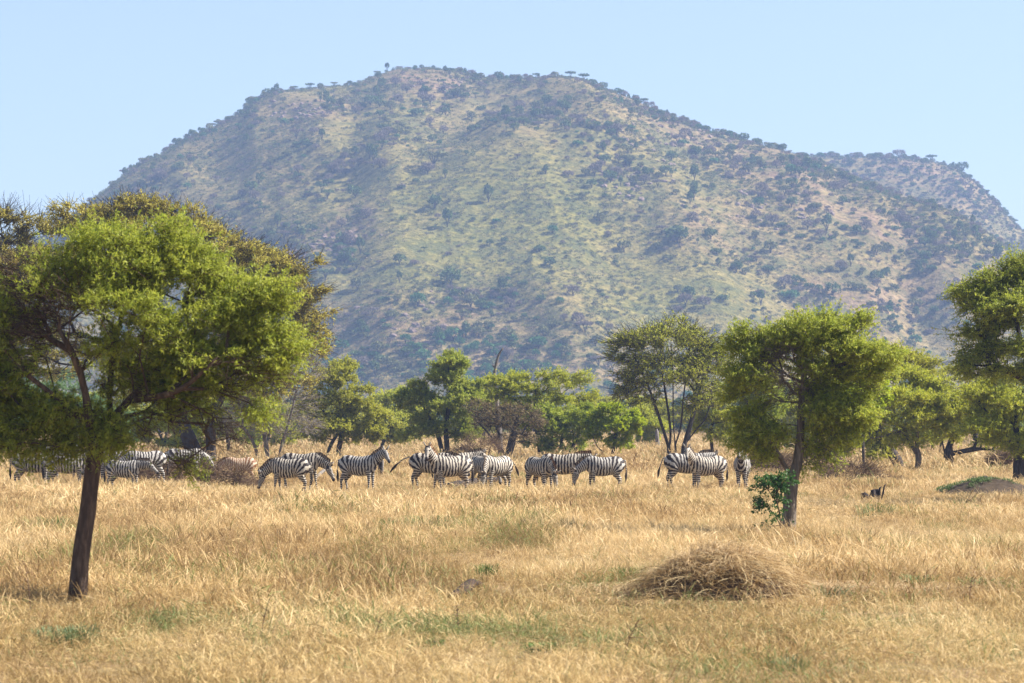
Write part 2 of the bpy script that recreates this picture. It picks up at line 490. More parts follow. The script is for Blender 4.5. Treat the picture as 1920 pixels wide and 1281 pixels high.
def grow(rng, stems, tips, tip_r, p=2.35, step=0.35, curl=0.10):
    """stems: polylines already there; each tip is joined to the nearest living wood by a bent branch"""
    N = []; par = []
    for st in stems:
        prev = -1
        q0 = np.array(st['pts'][0], float)
        if N and q0[2] > 0.35:
            dd = np.linalg.norm(np.array(N) - q0, axis=1); prev = int(np.argmin(dd))
        for q in st['pts']:
            N.append(np.array(q, float)); par.append(prev); prev = len(N) - 1
    nstem = len(N)
    cap = 60000
    A = np.zeros((cap, 3)); A[:nstem] = np.array(N); path = np.zeros(cap); cnt = nstem
    for i in range(nstem):
        if par[i] >= 0: path[i] = path[par[i]] + np.linalg.norm(A[i] - A[par[i]])
    root = A[0]
    allow = np.ones(cap, bool)
    # branches leave the stem only in its upper part
    zs = A[:nstem, 2]; z0 = root[2]
    for st in stems:
        pass
    order = np.argsort(np.linalg.norm(tips - A[nstem - 1], axis=1) + rng.uniform(0, 0.5, len(tips)))
    low = stems[0].get('low', 0.45)
    ht = zs.max() - z0
    allow[:nstem] = (zs - z0) > min(low, 0.9) * ht
    i0 = 0
    for st in stems:
        i0 += len(st['pts']); allow[i0 - 1] = True
    tipidx = []
    par = list(par)
    for k in order:
        t = tips[k]
        d = np.linalg.norm(A[:cnt] - t, axis=1)
        below = np.clip(A[:cnt, 2] - t[2], 0, None)
        cost = d + 0.22 * path[:cnt] + 1.1 * below + np.where(allow[:cnt], 0, 1e6)
        j = int(np.argmin(cost))
        dist = d[j]
        ns = max(1, min(9, int(dist / step)))
        a = A[j].copy()
        bend = rng.normal(0, curl, 3) * dist; bend[2] += 0.10 * dist
        prev = j
        for s in range(1, ns + 1):
            f = s / ns
            q = a + (t - a) * f + bend * math.sin(math.pi * f) + (rng.normal(0, 0.03, 3) * min(dist, 1.0) if s < ns else 0)
            if cnt >= cap: break
            A[cnt] = q; par.append(prev); path[cnt] = path[prev] + dist / ns
            prev = cnt; cnt += 1
        tipidx.append(prev)
    A = A[:cnt]; par = np.array(par)
    acc = np.zeros(cnt)
    child = np.zeros(cnt, bool)
    for i in range(cnt - 1, -1, -1):
        if acc[i] == 0: acc[i] = tip_r ** p
        if par[i] >= 0: acc[par[i]] += acc[i]; child[par[i]] = True
    r = acc ** (1 / p)
    return A, par, r, np.array(tipidx), nstem

def ell_points(rng, blob, n, shell=0.5):
    """points in an ellipsoid, leaning to its outer and upper parts"""
    cx, cy, cz, rx, ry, rz = blob
    v = unit(rng.normal(0, 1, (n * 2, 3)))
    v = v[v[:, 2] > -0.55][:n]
    while len(v) < n: v = np.concatenate([v, v])[:n]
    rad = rng.uniform(0, 1, (n, 1)) ** (1 / 3.0) * (1 - shell) + shell * rng.uniform(0.75, 1.05, (n, 1))
    return np.array([cx, cy, cz]) + v * rad * np.array([rx, ry, rz])

STAT = {'leaf': 0, 'wood': 0}
def tree(name, bx, d, crown, stems, label, seed, cat='tree', leaf='leaf_mid', bark='bark_dark', tips=260, sprays=5, per=12, ll=0.12, lw=0.05, sl=0.34,
         r0=0.14, group=None, up=0.35, taper=0.8, pads=4, shell=0.5, low=0.45, twigs=2, twl=0.35, tipr=0.006, dep=0.8, gap=0.0, clump=None, tw_w=0.008, depth_shift=0.0, name_leaf='crown'):
    """a tree at pixel column bx and distance d; crown: [(px, py, half width px, half height px, share)], stems: [[(px,py,depth m)...]]"""
    rng = np.random.default_rng(seed)
    x0 = P(bx, d); z0 = float(gz(x0, d))
    s = d / FPX
    def M3(px, py, dy=0.0):
        return np.array([(px - 960) * s - x0, dy, CAM_H + (HOR - py) * s - z0])
    root = empty(name, (x0, d, z0), label, cat, group)
    st = []
    base_idx = 0
    for k, sp in enumerate(stems):
        c = [M3(*q) for q in sp]
        if k == 0 or len(c) > 1 and abs(c[0][2]) < 0.5:
            c[0][2] = -0.15
        ln = sum(np.linalg.norm(c[i + 1] - c[i]) for i in range(len(c) - 1))
        pts = spline(c, max(5, int(ln / 0.22)))
        st.append({'pts': pts, 'low': low})
    if pads and len(crown):
        # each crown mass is made of flat leafy layers one above another
        cr2 = []
        for b in crown:
            w = b[4] if len(b) > 4 else 1.0
            for q in range(pads):
                t = (q + .5) / pads * 2 - 1
                hw = math.sqrt(max(.12, 1 - (t * .85) ** 2))
                px_ = b[0] + rng.uniform(-.42, .42) * b[2] * hw; py_ = b[1] + t * b[3] * .85 + rng.uniform(-.12, .12) * b[3]
                cr2.append((px_, py_, b[2] * hw * rng.uniform(.5, .78), b[3] * rng.uniform(.20, .34), w * 2.2, rng.uniform(-.5, .5) * b[2] * s * dep))
        crown = cr2
    sv = [b[4] if len(b) > 4 else 1.0 for b in crown]
    area = np.array([b[2] * b[3] * v for b, v in zip(crown, sv)]); area = area / area.sum()
    T = []
    for b, a in zip(crown, area):
        cxyz = M3(b[0], b[1], b[5] if len(b) > 5 else 0.0)
        n = max(3, int(tips * a))
        T.append(ell_points(rng, (cxyz[0], cxyz[1] + depth_shift, cxyz[2], b[2] * s, max(b[2] * s * dep, 0.25), b[3] * s), n, shell))
    T = np.concatenate(T)
    T[:, 2] = np.maximum(T[:, 2], 0.12)
    A, par, r, ti, ns = grow(rng, st, T, tipr)
    rmax = r.max()
    k = r0 / rmax
    # bring the heavy wood to the trunk's girth
    w = np.clip((r - tipr) / (rmax - tipr + 1e-9), 0, 1)
    r = r * (1 + (k - 1) * w ** 1.0)
    # trunk(s)
    parts = []
    i0 = 0
    for q in st:
        n = len(q['pts'])
        rr = r[i0:i0 + n].copy()
        hz = np.clip(1 - (q['pts'][:, 2] + 0.15) / 0.5, 0, 1)
        rr = rr * (1 + 0.30 * hz ** 2)
        rr = np.minimum(rr, r0 * 1.35)
        if i0 == 0: rr = rr * np.linspace(1.0, taper, n)
        V, F = tube(q['pts'], list(rr), 14 if d < 80 else 7, 0.16, rng)
        nm = 'trunk' if q['pts'][0][2] < 0.35 else 'limb'
        link(nm, mesh_np(nm, V, F, M[bark], True), root)
        i0 += n
    # limbs
    idx = np.arange(ns, len(A)); idx = idx[par[idx] >= 0]
    a = A[par[idx]]; b = A[idx]; ra = np.minimum(r[par[idx]], r[idx] * 1.5 + 0.002); rb = r[idx]
    thick = rb > 0.02
    lst = []
    if thick.any(): lst.append(prisms(a[thick], b[thick], ra[thick], rb[thick], 6))
    if (~thick).any(): lst.append(prisms(a[~thick], b[~thick], ra[~thick], rb[~thick], 3))
    # sprays at the tips and along the thin wood
    thin = idx[r[idx] < tipr * 3.2]
    src = np.concatenate([np.repeat(ti, sprays), rng.choice(thin, max(1, int(len(ti) * sprays * 0.5)))])
    o = A[src] + rng.normal(0, 0.07, (len(src), 3))
    ctr = A[ns:].mean(0)
    outw = unit(A[src] - ctr)
    u = unit(outw * 0.7 + rng.normal(0, 0.55, (len(src), 3)) + np.array([0, 0, up]))
    u = unit(u * np.array([1.0, 1.0, 0.6]))
    L = sl * rng.uniform(0.5, 1.3, len(src))
    if gap > 0:
        keep = fbm(A[src][:, 0] * 1.6 + seed, A[src][:, 2] * 1.9 + A[src][:, 1] * 1.3, seed, 3) > gap
        ol, ul, Ll = o[keep], u[keep], L[keep]
    else:
        ol, ul, Ll = o, u, L
    tw = rng.uniform(0, 1, len(src)) < twigs / 5.0
    if tw.any():
        lst.append(prisms(o[tw], o[tw] + u[tw] * (L[tw] * twl / 0.35)[:, None], np.full(tw.sum(), tw_w), np.full(tw.sum(), tw_w * 0.35), 3))
    V, F = merge(lst)
    link('branches', mesh_np('branches', V, F, M[bark], False), root)
    STAT['wood'] += sum(len(f) for f in F) * 2
    if per > 0 and len(ol):
        V, R = leaf_tris(rng, ol, ul, Ll, per, ll, lw)
        F = np.arange(len(V)).reshape(-1, 3)
        STAT['leaf'] += len(F)
        link(name_leaf, mesh_np(name_leaf, V, F, M[leaf], False, {'rnd': R}), root)
    return root
# ------------------------------------------------------------------ trees, in the order they stand
# the two big left-hand acacias
tree('acacia_tree', 150, 35.8,
     [(250, 500, 120, 55, 1.0), (130, 560, 130, 60), (380, 560, 120, 65), (250, 600, 170, 60, .8), (470, 610, 80, 55), (60, 660, 110, 60, .9), (200, 680, 150, 60, .8), (360, 690, 140, 60),
      (10, 760, 120, 60, .9), (120, 780, 110, 50, .9), (290, 780, 110, 55, .9), (400, 780, 60, 50, .7), (50, 826, 100, 28, 1.0), (320, 850, 70, 28, .7), (-90, 640, 100, 90, .7), (490, 560, 60, 40, .8), (-60, 850, 60, 30, .4), (440, 700, 80, 45, .8), (200, 820, 60, 20, .5), (120, 835, 50, 12, .5), (350, 500, 80, 30, .6), (20, 580, 110, 70, 1.5), (60, 620, 90, 50, 1.0), (60, 510, 80, 40, .9), (-20, 700, 90, 50, .9), (520, 640, 40, 30, .4), (500, 690, 45, 35, .7), (470, 760, 50, 35, .8), (410, 825, 50, 22, .6), (340, 868, 40, 8, .2), (180, 460, 70, 25, .6), (310, 450, 60, 25, .6)],
     [[(149, 1127, 0), (152, 1055, 0), (165, 960, 0), (172, 880, .05), (182, 835, .05), (205, 790, .1), (250, 740, .1), (290, 690, .3)],
      [(178, 850, 0), (172, 800, -.1), (165, 740, -.2), (150, 680, -.3), (120, 620, -.4)],
      [(205, 790, .1), (200, 720, .3), (210, 650, .2), (230, 580, 0)],
      [(240, 750, .1), (320, 740, -.3), (370, 715, -.5), (420, 670, -.7)]],
     'nearest acacia, leaning bare brown trunk at left under a wide feathery light green crown', 11,
     leaf='leaf_fresh', bark='bark', tips=1250, sprays=9, per=18, ll=0.058, lw=0.019, sl=0.30, r0=0.112, low=0.6, twigs=2, tipr=0.0045, dep=0.85, shell=0.35, up=0.05, tw_w=0.004, gap=0.39, pads=4, taper=.75)
tree('acacia_tree', 375, 122,
     [(270, 415, 150, 40, 1.1), (130, 420, 90, 35, .5), (400, 480, 110, 50), (500, 545, 90, 45), (560, 500, 40, 25, .3), (590, 610, 55, 30, .5), (200, 520, 220, 70, .7), (420, 600, 150, 70), (100, 650, 200, 80, .6),
      (300, 700, 180, 60, .7), (480, 700, 90, 60, .7), (540, 560, 70, 45, .9), (580, 640, 50, 40, .7), (460, 490, 90, 40, .9), (340, 430, 90, 40, .9), (200, 440, 90, 40, .9), (270, 395, 90, 22, .8)],
     [[(375, 893, 0), (365, 850, 0), (345, 800, 0), (330, 740, .2), (300, 660, 0), (270, 560, 0), (250, 470, 0)],
      [(400, 893, .2), (395, 840, 0), (400, 780, -.2), (430, 720, -.4), (480, 650, -.6)],
      [(345, 800, 0), (260, 720, .4), (180, 640, .6)]],
     'huge spreading acacia behind the nearest one, domed brownish thinly leaved top against the sky', 12,
     leaf='leaf_brown', bark='bark_dark', tips=1500, sprays=7, per=13, ll=0.13, lw=0.055, sl=0.45, r0=0.33, low=0.35, twigs=4, twl=0.6, tipr=0.012, dep=0.7, shell=0.6, tw_w=0.012, gap=0.3)
tree('acacia_tree', -60, 128,
     [(30, 440, 75, 38, 1.0), (-90, 430, 110, 50), (-40, 520, 140, 60), (50, 560, 80, 70, .7), (-80, 650, 160, 80, .6)],
     [[(-60, 880, 0), (-55, 800, 0), (-40, 700, 0), (-20, 600, 0), (0, 500, 0)]],
     'brownish acacia cut off by the left picture edge, bare twigs sticking up from it', 13,
     leaf='leaf_brown', bark='bark_dark', tips=450, sprays=7, per=14, ll=0.14, lw=0.055, sl=0.45, r0=0.3, low=0.4, twigs=5, twl=0.9, tipr=0.013, dep=0.7, tw_w=0.014)
# right-hand front acacia
tree('acacia_tree', 1478, 56.0,
     [(1480, 640, 90, 38, 1.1), (1560, 625, 60, 28, .8), (1420, 660, 60, 40), (1590, 680, 85, 35, .9), (1480, 700, 100, 35, .8), (1400, 720, 45, 30, .7), (1660, 680, 45, 18, .35), (1605, 605, 25, 12, .25),
      (1425, 805, 62, 35, 1.3), (1440, 842, 25, 10, .4), (1490, 735, 50, 30, .8), (1530, 730, 50, 30, .7), (1560, 790, 70, 40, .8), (1540, 850, 50, 28, .6), (1620, 760, 50, 40, .5), (1440, 752, 40, 16, .4)],
     [[(1478, 1003, 0), (1480, 950, 0), (1486, 900, 0), (1494, 868, 0), (1500, 820, .05), (1502, 760, 0), (1505, 700, 0), (1500, 660, 0)],
      [(1484, 905, 0), (1470, 870, -.05), (1450, 840, -.15), (1430, 815, -.3)],
      [(1497, 850, 0), (1530, 820, .2), (1570, 790, .35)],
      [(1502, 740, 0), (1540, 700, .1), (1590, 680, 0)]],
     'front acacia on the right, thick pale trunk, flat green crown over a lower leafy pad', 14,
     leaf='leaf_fresh', bark='bark_pale', tips=900, sprays=8, per=15, ll=0.07, lw=0.026, sl=0.3, r0=0.15, low=0.5, twigs=2, tipr=0.005, dep=0.85, shell=0.45, up=0.05, tw_w=0.005, gap=0.40, taper=.42)
# right edge
tree('acacia_tree', 1985, 74,
     [(1875, 565, 95, 65, 1.3), (1940, 540, 90, 60, 1.2), (1850, 640, 75, 40, 1.1), (1910, 670, 100, 45, 1.1), (1990, 660, 100, 60), (1830, 560, 45, 35, .8), (2080, 600, 100, 80, .7), (1820, 690, 50, 14, .4)],
     [[(1985, 945, 0), (1988, 860, 0), (1975, 780, 0), (1960, 700, 0), (1950, 620, 0)],
      [(1975, 780, 0), (1930, 720, 0), (1870, 690, -.2), (1800, 685, -.3)]],
     'acacia leaning in from the right edge, dark green with spiky leafy shoots pointing left', 15,
     leaf='leaf_fresh', bark='bark_dark', tips=720, sprays=8, per=14, ll=0.075, lw=0.032, sl=0.42, r0=0.2, low=0.6, twigs=3, tipr=0.006, dep=0.8, up=0.0, tw_w=0.007)
tree('acacia_tree', 1912, 100,
     [(1900, 740, 80, 45), (1870, 790, 70, 45), (1930, 815, 80, 45), (1980, 760, 70, 60), (1850, 750, 50, 35, .7)],
     [[(1912, 905, 0), (1910, 860, 0), (1905, 820, 0), (1905, 770, 0)], [(1912, 870, 0), (1925, 830, .1), (1940, 790, .2)]],
     'dark-trunked bushy acacia at the right edge, right of the earth mound', 16,
     leaf='leaf_mid', bark='bark_dark', tips=480, sprays=6, per=13, ll=0.10, lw=0.042, sl=0.35, r0=0.24, low=0.5, dep=0.8, up=0.1)
# middle-right
tree('acacia_tree', 1718, 112,
     [(1640, 720, 70, 35), (1720, 730, 75, 35), (1680, 770, 110, 40), (1770, 750, 50, 35, .8), (1600, 760, 60, 50), (1590, 820, 50, 40, .8), (1750, 800, 70, 28, .7), (1690, 820, 60, 22, .7), (1560, 700, 50, 25, .5), (1810, 770, 50, 30, .7)],
     [[(1718, 893, 0), (1722, 860, 0), (1718, 830, 0), (1722, 790, 0)], [(1718, 850, 0), (1705, 825, .1), (1690, 790, .2)]],
     'broad low grey-green acacia on a thin pale trunk in the right-hand thicket', 17,
     leaf='leaf_mid', bark='bark_pale', tips=640, sprays=7, per=14, ll=0.10, lw=0.046, sl=0.38, r0=0.13, low=0.5, dep=0.7, up=0.3)
tree('acacia_tree', 1690, 118,
     [(1660, 675, 70, 28, 1.0), (1600, 690, 60, 35, .9), (1725, 690, 50, 22, .8), (1640, 830, 40, 30, .7), (1560, 750, 40, 40, .7)],
     [[(1692, 893, 0), (1680, 862, 0), (1662, 835, 0), (1640, 780, 0), (1630, 720, 0)]],
     'yellowish green tree on a thick trunk leaning left, left of the thin pale trunk', 18,
     leaf='leaf_yellow', bark='bark_dark', tips=520, sprays=6, per=12, ll=0.11, lw=0.045, sl=0.4, r0=0.24, low=0.5, dep=0.7, twigs=4)
tree('acacia_tree', 1775, 122,
     [(1780, 790, 60, 30), (1830, 780, 50, 35, .8), (1740, 810, 40, 20, .5), (1850, 820, 45, 22, .6)],
     [[(1790, 889, 0), (1780, 862, 0), (1770, 845, 0), (1765, 820, 0)], [(1778, 860, 0), (1782, 830, 0), (1800, 800, .1)], [(1785, 850, 0), (1830, 842, 0), (1870, 845, 0)]],
     'low dark tree with a twisted split trunk, just behind the earth mound', 19,
     leaf='leaf_dark', bark='bark_dark', tips=260, sprays=5, per=10, ll=0.11, lw=0.045, sl=0.36, r0=0.24, low=0.4, dep=0.8)
tree('acacia_tree', 1830, 190,
     [(1800, 710, 60, 25), (1750, 740, 70, 25), (1870, 720, 60, 25)],
     [[(1830, 848, 0), (1828, 790, 0), (1820, 740, 0)]],
     'pale olive flat crown showing beyond the twisted dark tree on the right', 20,
     leaf='leaf_yellow', bark='bark_dark', tips=240, sprays=5, per=10, ll=0.15, lw=0.06, sl=0.4, r0=0.2, dep=0.8)
# vase-shaped tree
tree('vase_shaped_tree', 1262, 137,
     [(1250, 640, 75, 28, 1.0), (1180, 665, 35, 30, .7), (1320, 670, 35, 32, .8), (1250, 700, 95, 40, .9), (1200, 740, 45, 30, .5), (1320, 750, 38, 35, .6), (1160, 640, 22, 12, .3), (1345, 640, 16, 14, .2), (1265, 610, 30, 10, .35)],
     [[(1255, 873, 0), (1254, 845, 0), (1246, 815, 0), (1228, 760, -.2), (1205, 700, -.3), (1180, 655, -.2)],
      [(1254, 845, 0), (1257, 810, 0), (1250, 750, .2), (1240, 690, .2), (1225, 635, .1)],
      [(1268, 873, 0), (1266, 835, 0), (1262, 790, 0), (1262, 720, 0), (1258, 640, -.1)],
      [(1266, 835, 0), (1276, 800, 0), (1282, 740, 0), (1292, 670, .1), (1296, 640, 0)],
      [(1278, 873, 0), (1283, 835, 0), (1296, 790, .1), (1310, 740, .2), (1325, 680, .1)],
      [(1283, 835, 0), (1305, 806, 0), (1322, 785, -.1), (1335, 745, -.1)]],
     'tall vase-shaped tree with many dark upright stems, left of the front right acacia', 21,
     leaf='leaf_mid', bark='bark_dark', tips=480, sprays=5, per=9, ll=0.12, lw=0.055, sl=0.5, r0=0.12, low=0.3, pads=0, dep=0.85, twigs=5, twl=0.55, shell=0.4, up=0.15, tipr=0.008, tw_w=0.014)
# centre
tree('bright_green_tree', 1141, 146,
     [(1150, 790, 48, 30), (1115, 800, 28, 28, .8), (1185, 795, 22, 25, .7), (1150, 825, 35, 15, .6)],
     [[(1138, 868, 0), (1132, 850, 0), (1120, 838, 0), (1112, 820, 0)], [(1142, 868, 0), (1150, 845, 0), (1152, 820, 0), (1160, 795, 0)]],
     'small vivid bright green tree on two thin crossed stems, above the zebra facing left', 22,
     leaf='leaf_bright', bark='bark', pads=3, tips=260, sprays=5, per=12, ll=0.13, lw=0.08, sl=0.28, r0=0.09, low=0.4, dep=0.8, shell=0.4)
tree('dense_bush', 1055, 150,
     [(1060, 800, 45, 30), (1020, 790, 35, 30), (1090, 790, 40, 30), (1055, 835, 45, 22, .8), (1010, 830, 30, 20, .6)],
     [[(1055, 868, 0), (1052, 840, 0), (1055, 810, 0)], [(1060, 868, 0), (1075, 835, 0), (1090, 805, 0)]],
     'dense dark olive bush reaching down to the grass, left of the bright green tree', 23, cat='bush', pads=0,
     leaf='leaf_dark', bark='bark_dark', tips=300, sprays=6, per=13, ll=0.12, lw=0.055, sl=0.32, r0=0.1, low=0.2, dep=0.9)
tree('acacia_tree', 1010, 152,
     [(1040, 715, 60, 18, .9), (1080, 710, 32, 10, .5), (990, 730, 50, 25), (1030, 750, 55, 22, .8), (950, 720, 40, 20, .8), (920, 740, 40, 25, .8), (1010, 780, 60, 20, .7), (950, 760, 45, 18, .6), (1085, 760, 40, 25, .6)],
     [[(1015, 868, 0), (1010, 820, 0), (1000, 780, 0), (1005, 740, 0)], [(1005, 790, 0), (1040, 750, 0), (1080, 718, 0)], [(1000, 780, 0), (960, 745, .2), (935, 735, .2)]],
     'flat-topped acacia with ragged shoots reaching right, in front of the bare dead snag', 24,
     leaf='leaf_mid', bark='bark_dark', tips=380, sprays=6, per=13, ll=0.12, lw=0.05, sl=0.42, r0=0.15, dep=0.8, up=0.2)
tree('leaning_thorn_tree', 952, 146,
     [(930, 790, 45, 28), (970, 790, 50, 30), (960, 825, 45, 18, .8), (900, 770, 30, 20, .5)],
     [[(958, 892, 0), (950, 868, 0), (938, 842, 0), (915, 812, 0), (890, 785, 0), (875, 765, 0)], [(948, 862, 0), (958, 835, 0), (965, 800, 0)]],
     'thorn tree with a dark trunk leaning left and a reddish brown nearly leafless crown', 25,
     leaf='leaf_red', bark='bark_dark', tips=280, sprays=6, per=3, ll=0.10, lw=0.045, sl=0.38, pads=0, r0=0.2, low=0.3, dep=0.8, twigs=5)
tree('acacia_tree', 838, 148,
     [(845, 685, 50, 20, 1.0), (845, 715, 60, 22, .8), (790, 740, 45, 22), (850, 755, 60, 25, .9), (765, 760, 30, 14, .6), (890, 730, 30, 22, .6), (800, 790, 40, 20, .6), (870, 790, 35, 20, .5), (750, 745, 18, 8, .3), (780, 812, 40, 12, .6), (880, 812, 40, 14, .6), (830, 805, 40, 14, .5)],
     [[(838, 872, 0), (838, 840, 0), (836, 800, 0), (842, 760, 0), (846, 710, 0)], [(835, 860, 0), (825, 830, 0), (815, 800, 0), (795, 765, 0)]],
     'tall layered green acacia in the middle, above the zebra facing the camera', 26,
     leaf='leaf_fresh', bark='bark_dark', tips=520, sprays=6, per=14, ll=0.12, lw=0.055, sl=0.36, r0=0.15, low=0.3, dep=0.8, up=0.25)
tree('acacia_tree', 634, 150,
     [(635, 695, 48, 18, 1.0), (625, 720, 55, 18, .8), (600, 760, 45, 25), (660, 750, 50, 25), (690, 790, 35, 28, .8), (640, 795, 60, 25, .9), (590, 800, 40, 22, .7), (575, 715, 16, 8, .25), (700, 815, 30, 14, .6), (600, 818, 40, 12, .6), (660, 815, 40, 14, .6)],
     [[(634, 870, 0), (636, 840, 0), (640, 810, 0), (632, 770, 0), (630, 730, 0)], [(610, 860, .2), (620, 835, .1), (640, 800, 0), (645, 760, 0)]],
     'yellow-green layered acacia behind the lone zebra at the post, left of centre', 27,
     leaf='leaf_yellow', bark='bark_dark', tips=480, sprays=6, per=14, ll=0.12, lw=0.055, sl=0.34, r0=0.15, low=0.3, dep=0.8, up=0.25)
tree('bare_thorn_tree', 500, 140,
     [(500, 740, 60, 50, .8), (560, 700, 45, 40, .6), (460, 790, 60, 35), (540, 800, 55, 30), (570, 760, 25, 30, .4)],
     [[(503, 878, 0), (500, 840, 0), (495, 800, 0), (510, 750, 0)], [(520, 878, 0), (530, 830, 0), (545, 780, 0), (558, 720, 0)], [(490, 870, 0), (475, 830, 0), (455, 800, 0)]],
     'leafless grey tangled tree left of the yellow-green acacia', 28,
     leaf='leaf_brown', bark='bark_grey', tips=340, sprays=5, per=2, ll=0.09, lw=0.04, sl=0.5, pads=0, r0=0.12, low=0.3, dep=0.8, twigs=5, twl=0.5, tw_w=0.012, tipr=0.009)
tree('acacia_tree', 440, 160,
     [(440, 790, 60, 35), (400, 770, 60, 45), (340, 790, 60, 50), (480, 830, 30, 20, .5)],
     [[(430, 864, 0), (428, 830, 0), (420, 790, 0)], [(395, 864, 0), (390, 820, 0), (370, 790, 0)]],
     'dark olive bushy acacia between the big left acacia and the leafless grey tree', 29,
     leaf='leaf_dark', bark='bark_dark', tips=380, sprays=5, per=13, ll=0.13, lw=0.055, sl=0.4, r0=0.14, dep=0.8)
tree('acacia_tree', 60, 150,
     [(60, 770, 90, 50), (-30, 790, 80, 50), (160, 790, 70, 40), (120, 740, 80, 40), (240, 800, 60, 30, .7)],
     [[(60, 870, 0), (62, 830, 0), (70, 780, 0)], [(130, 866, 0), (140, 830, 0), (150, 790, 0)]],
     'low blue-green shady acacia seen under the left tree, behind the left-hand zebras', 30,
     leaf='leaf_blue', bark='bark_pale', tips=420, sprays=5, per=10, ll=0.13, lw=0.055, sl=0.4, r0=0.14, dep=0.7)
tree('acacia_tree', 1336, 141,
     [(1345, 770, 35, 28), (1310, 790, 25, 20, .7), (1370, 790, 25, 25, .7), (1340, 815, 35, 12, .5)],
     [[(1336, 870, 0), (1335, 840, 0), (1332, 815, 0), (1338, 785, 0)]],
     'small olive tree on one thin stem right behind the zebra second from the right', 31,
     leaf='leaf_mid', bark='bark_dark', tips=200, sprays=5, per=10, ll=0.12, lw=0.05, sl=0.34, r0=0.09, dep=0.8)
tree('dense_bush', 1400, 150,
     [(1390, 740, 40, 30), (1430, 760, 40, 40), (1370, 790, 30, 25, .8), (1410, 820, 50, 20, .7)],
     [[(1402, 864, 0), (1400, 820, 0), (1398, 770, 0)]],
     'shady dark green bush right behind the front acacia on the right', 32, cat='bush', pads=0,
     leaf='leaf_dark', bark='bark_dark', tips=280, sprays=6, per=13, ll=0.13, lw=0.06, sl=0.36, r0=0.12, dep=0.9)
tree('acacia_tree', 1290, 230,
     [(1365, 700, 40, 22, .7), (1330, 740, 60, 20), (1240, 770, 60, 18, .8), (1290, 780, 60, 18)],
     [[(1290, 838, 0), (1292, 800, 0), (1300, 770, 0)]],
     'far yellowish crown filling the gap behind the vase-shaped tree', 33,
     leaf='leaf_yellow', bark='bark_dark', tips=230, sprays=5, per=10, ll=0.18, lw=0.08, sl=0.5, r0=0.2, dep=0.8)
# broad-leaved shrub in front of the right acacia's trunk
tree('broad_leaved_shrub', 1458, 54.5,
     [(1447, 912, 30, 16), (1425, 945, 17, 8, .9), (1455, 935, 14, 12, .6), (1460, 965, 8, 12, .5), (1445, 985, 12, 8, .3), (1468, 900, 10, 9, .4)],
     [[(1462, 1009, 0), (1463, 975, 0), (1458, 950, 0), (1455, 925, 0)]],
     'shrub with dark glossy broad leaves growing against the front right acacia trunk', 34, cat='shrub', pads=0,
     leaf='leaf_broad', bark='bark', tips=70, sprays=3, per=8, ll=0.055, lw=0.045, sl=0.13, r0=0.015, low=0.1, dep=0.8, twigs=1, tw_w=0.004, shell=0.3)
tree('broad_leaved_shrub', 1620, 108,
     [(1570, 750, 20, 30), (1620, 760, 35, 40), (1640, 740, 25, 25, .8)],
     [[(1620, 893, 0), (1618, 840, 0), (1615, 780, 0)]],
     'glossy-leaved bright green climber bush standing in the middle of the right-hand thicket', 35, cat='bush', pads=0,
     leaf='leaf_bright', bark='bark_dark', tips=130, sprays=4, per=7, ll=0.14, lw=0.11, sl=0.25, r0=0.06, low=0.4, dep=0.8, twigs=1)
# far row that closes the plain
FARROW = [
 (562, 250, [(560, 800, 40, 16), (540, 790, 30, 14)], 'leaf_yellow', 'far low yellow-green tree glimpsed between the leafless tree and the yellow-green acacia'),
 (735, 215, [(735, 780, 45, 22), (700, 790, 30, 20, .7), (760, 800, 30, 12, .6)], 'leaf_mid', 'far tree on several dark upright stems, above the post the zebra sniffs at'),
 (762, 225, [(765, 770, 40, 22), (790, 800, 28, 12, .6)], 'leaf_fresh', 'far tree with a straight pale trunk, left of the middle acacia'),
 (905, 260, [(905, 770, 45, 20), (880, 800, 35, 12)], 'leaf_yellow', 'far yellow-green tree behind the leaning thorn tree'),
 (1105, 270, [(1110, 775, 50, 14), (1085, 790, 50, 14)], 'leaf_yellow', 'far pale yellow-green tree behind the dense bush and the bright green tree'),
 (1222, 240, [(1215, 780, 35, 16), (1200, 800, 25, 10, .6)], 'leaf_mid', 'far small olive tree between the bright green tree and the vase-shaped tree'),
 (1470, 240, [(1470, 770, 60, 30), (1500, 800, 50, 15)], 'leaf_mid', 'far tree showing behind the trunk of the front right acacia'),
 (1860, 230, [(1860, 790, 60, 18), (1900, 770, 50, 20)], 'leaf_dark', 'far dark tree in the gap between the twisted trunk and the right edge trunk'),
 (1560, 230, [(1560, 770, 60, 25), (1530, 790, 40, 20)], 'leaf_yellow', 'far yellowish tree deep in the right-hand thicket'),
 (300, 240, [(290, 760, 80, 30), (230, 780, 60, 25)], 'leaf_mid', 'far tree under the crown of the big left acacia'),
 (20, 250, [(10, 740, 90, 35), (80, 770, 60, 25)], 'leaf_blue', 'far bluish green tree at the left edge under the acacia crowns'),
 (1660, 260, [(1660, 780, 60, 20), (1720, 790, 50, 15)], 'leaf_fresh', 'far green tree behind the thin pale trunk'),
 (1000, 300, [(1000, 775, 50, 14), (960, 785, 40, 12)], 'leaf_mid', 'far low tree behind the flat-topped acacia with ragged shoots'),
 (660, 300, [(670, 785, 60, 14), (620, 780, 40, 14)], 'leaf_yellow', 'far low tree behind the yellow-green acacia'),
 (450, 280, [(460, 780, 60, 20), (420, 770, 50, 20)], 'leaf_mid', 'far low tree behind the dark olive bushy acacia'),
]
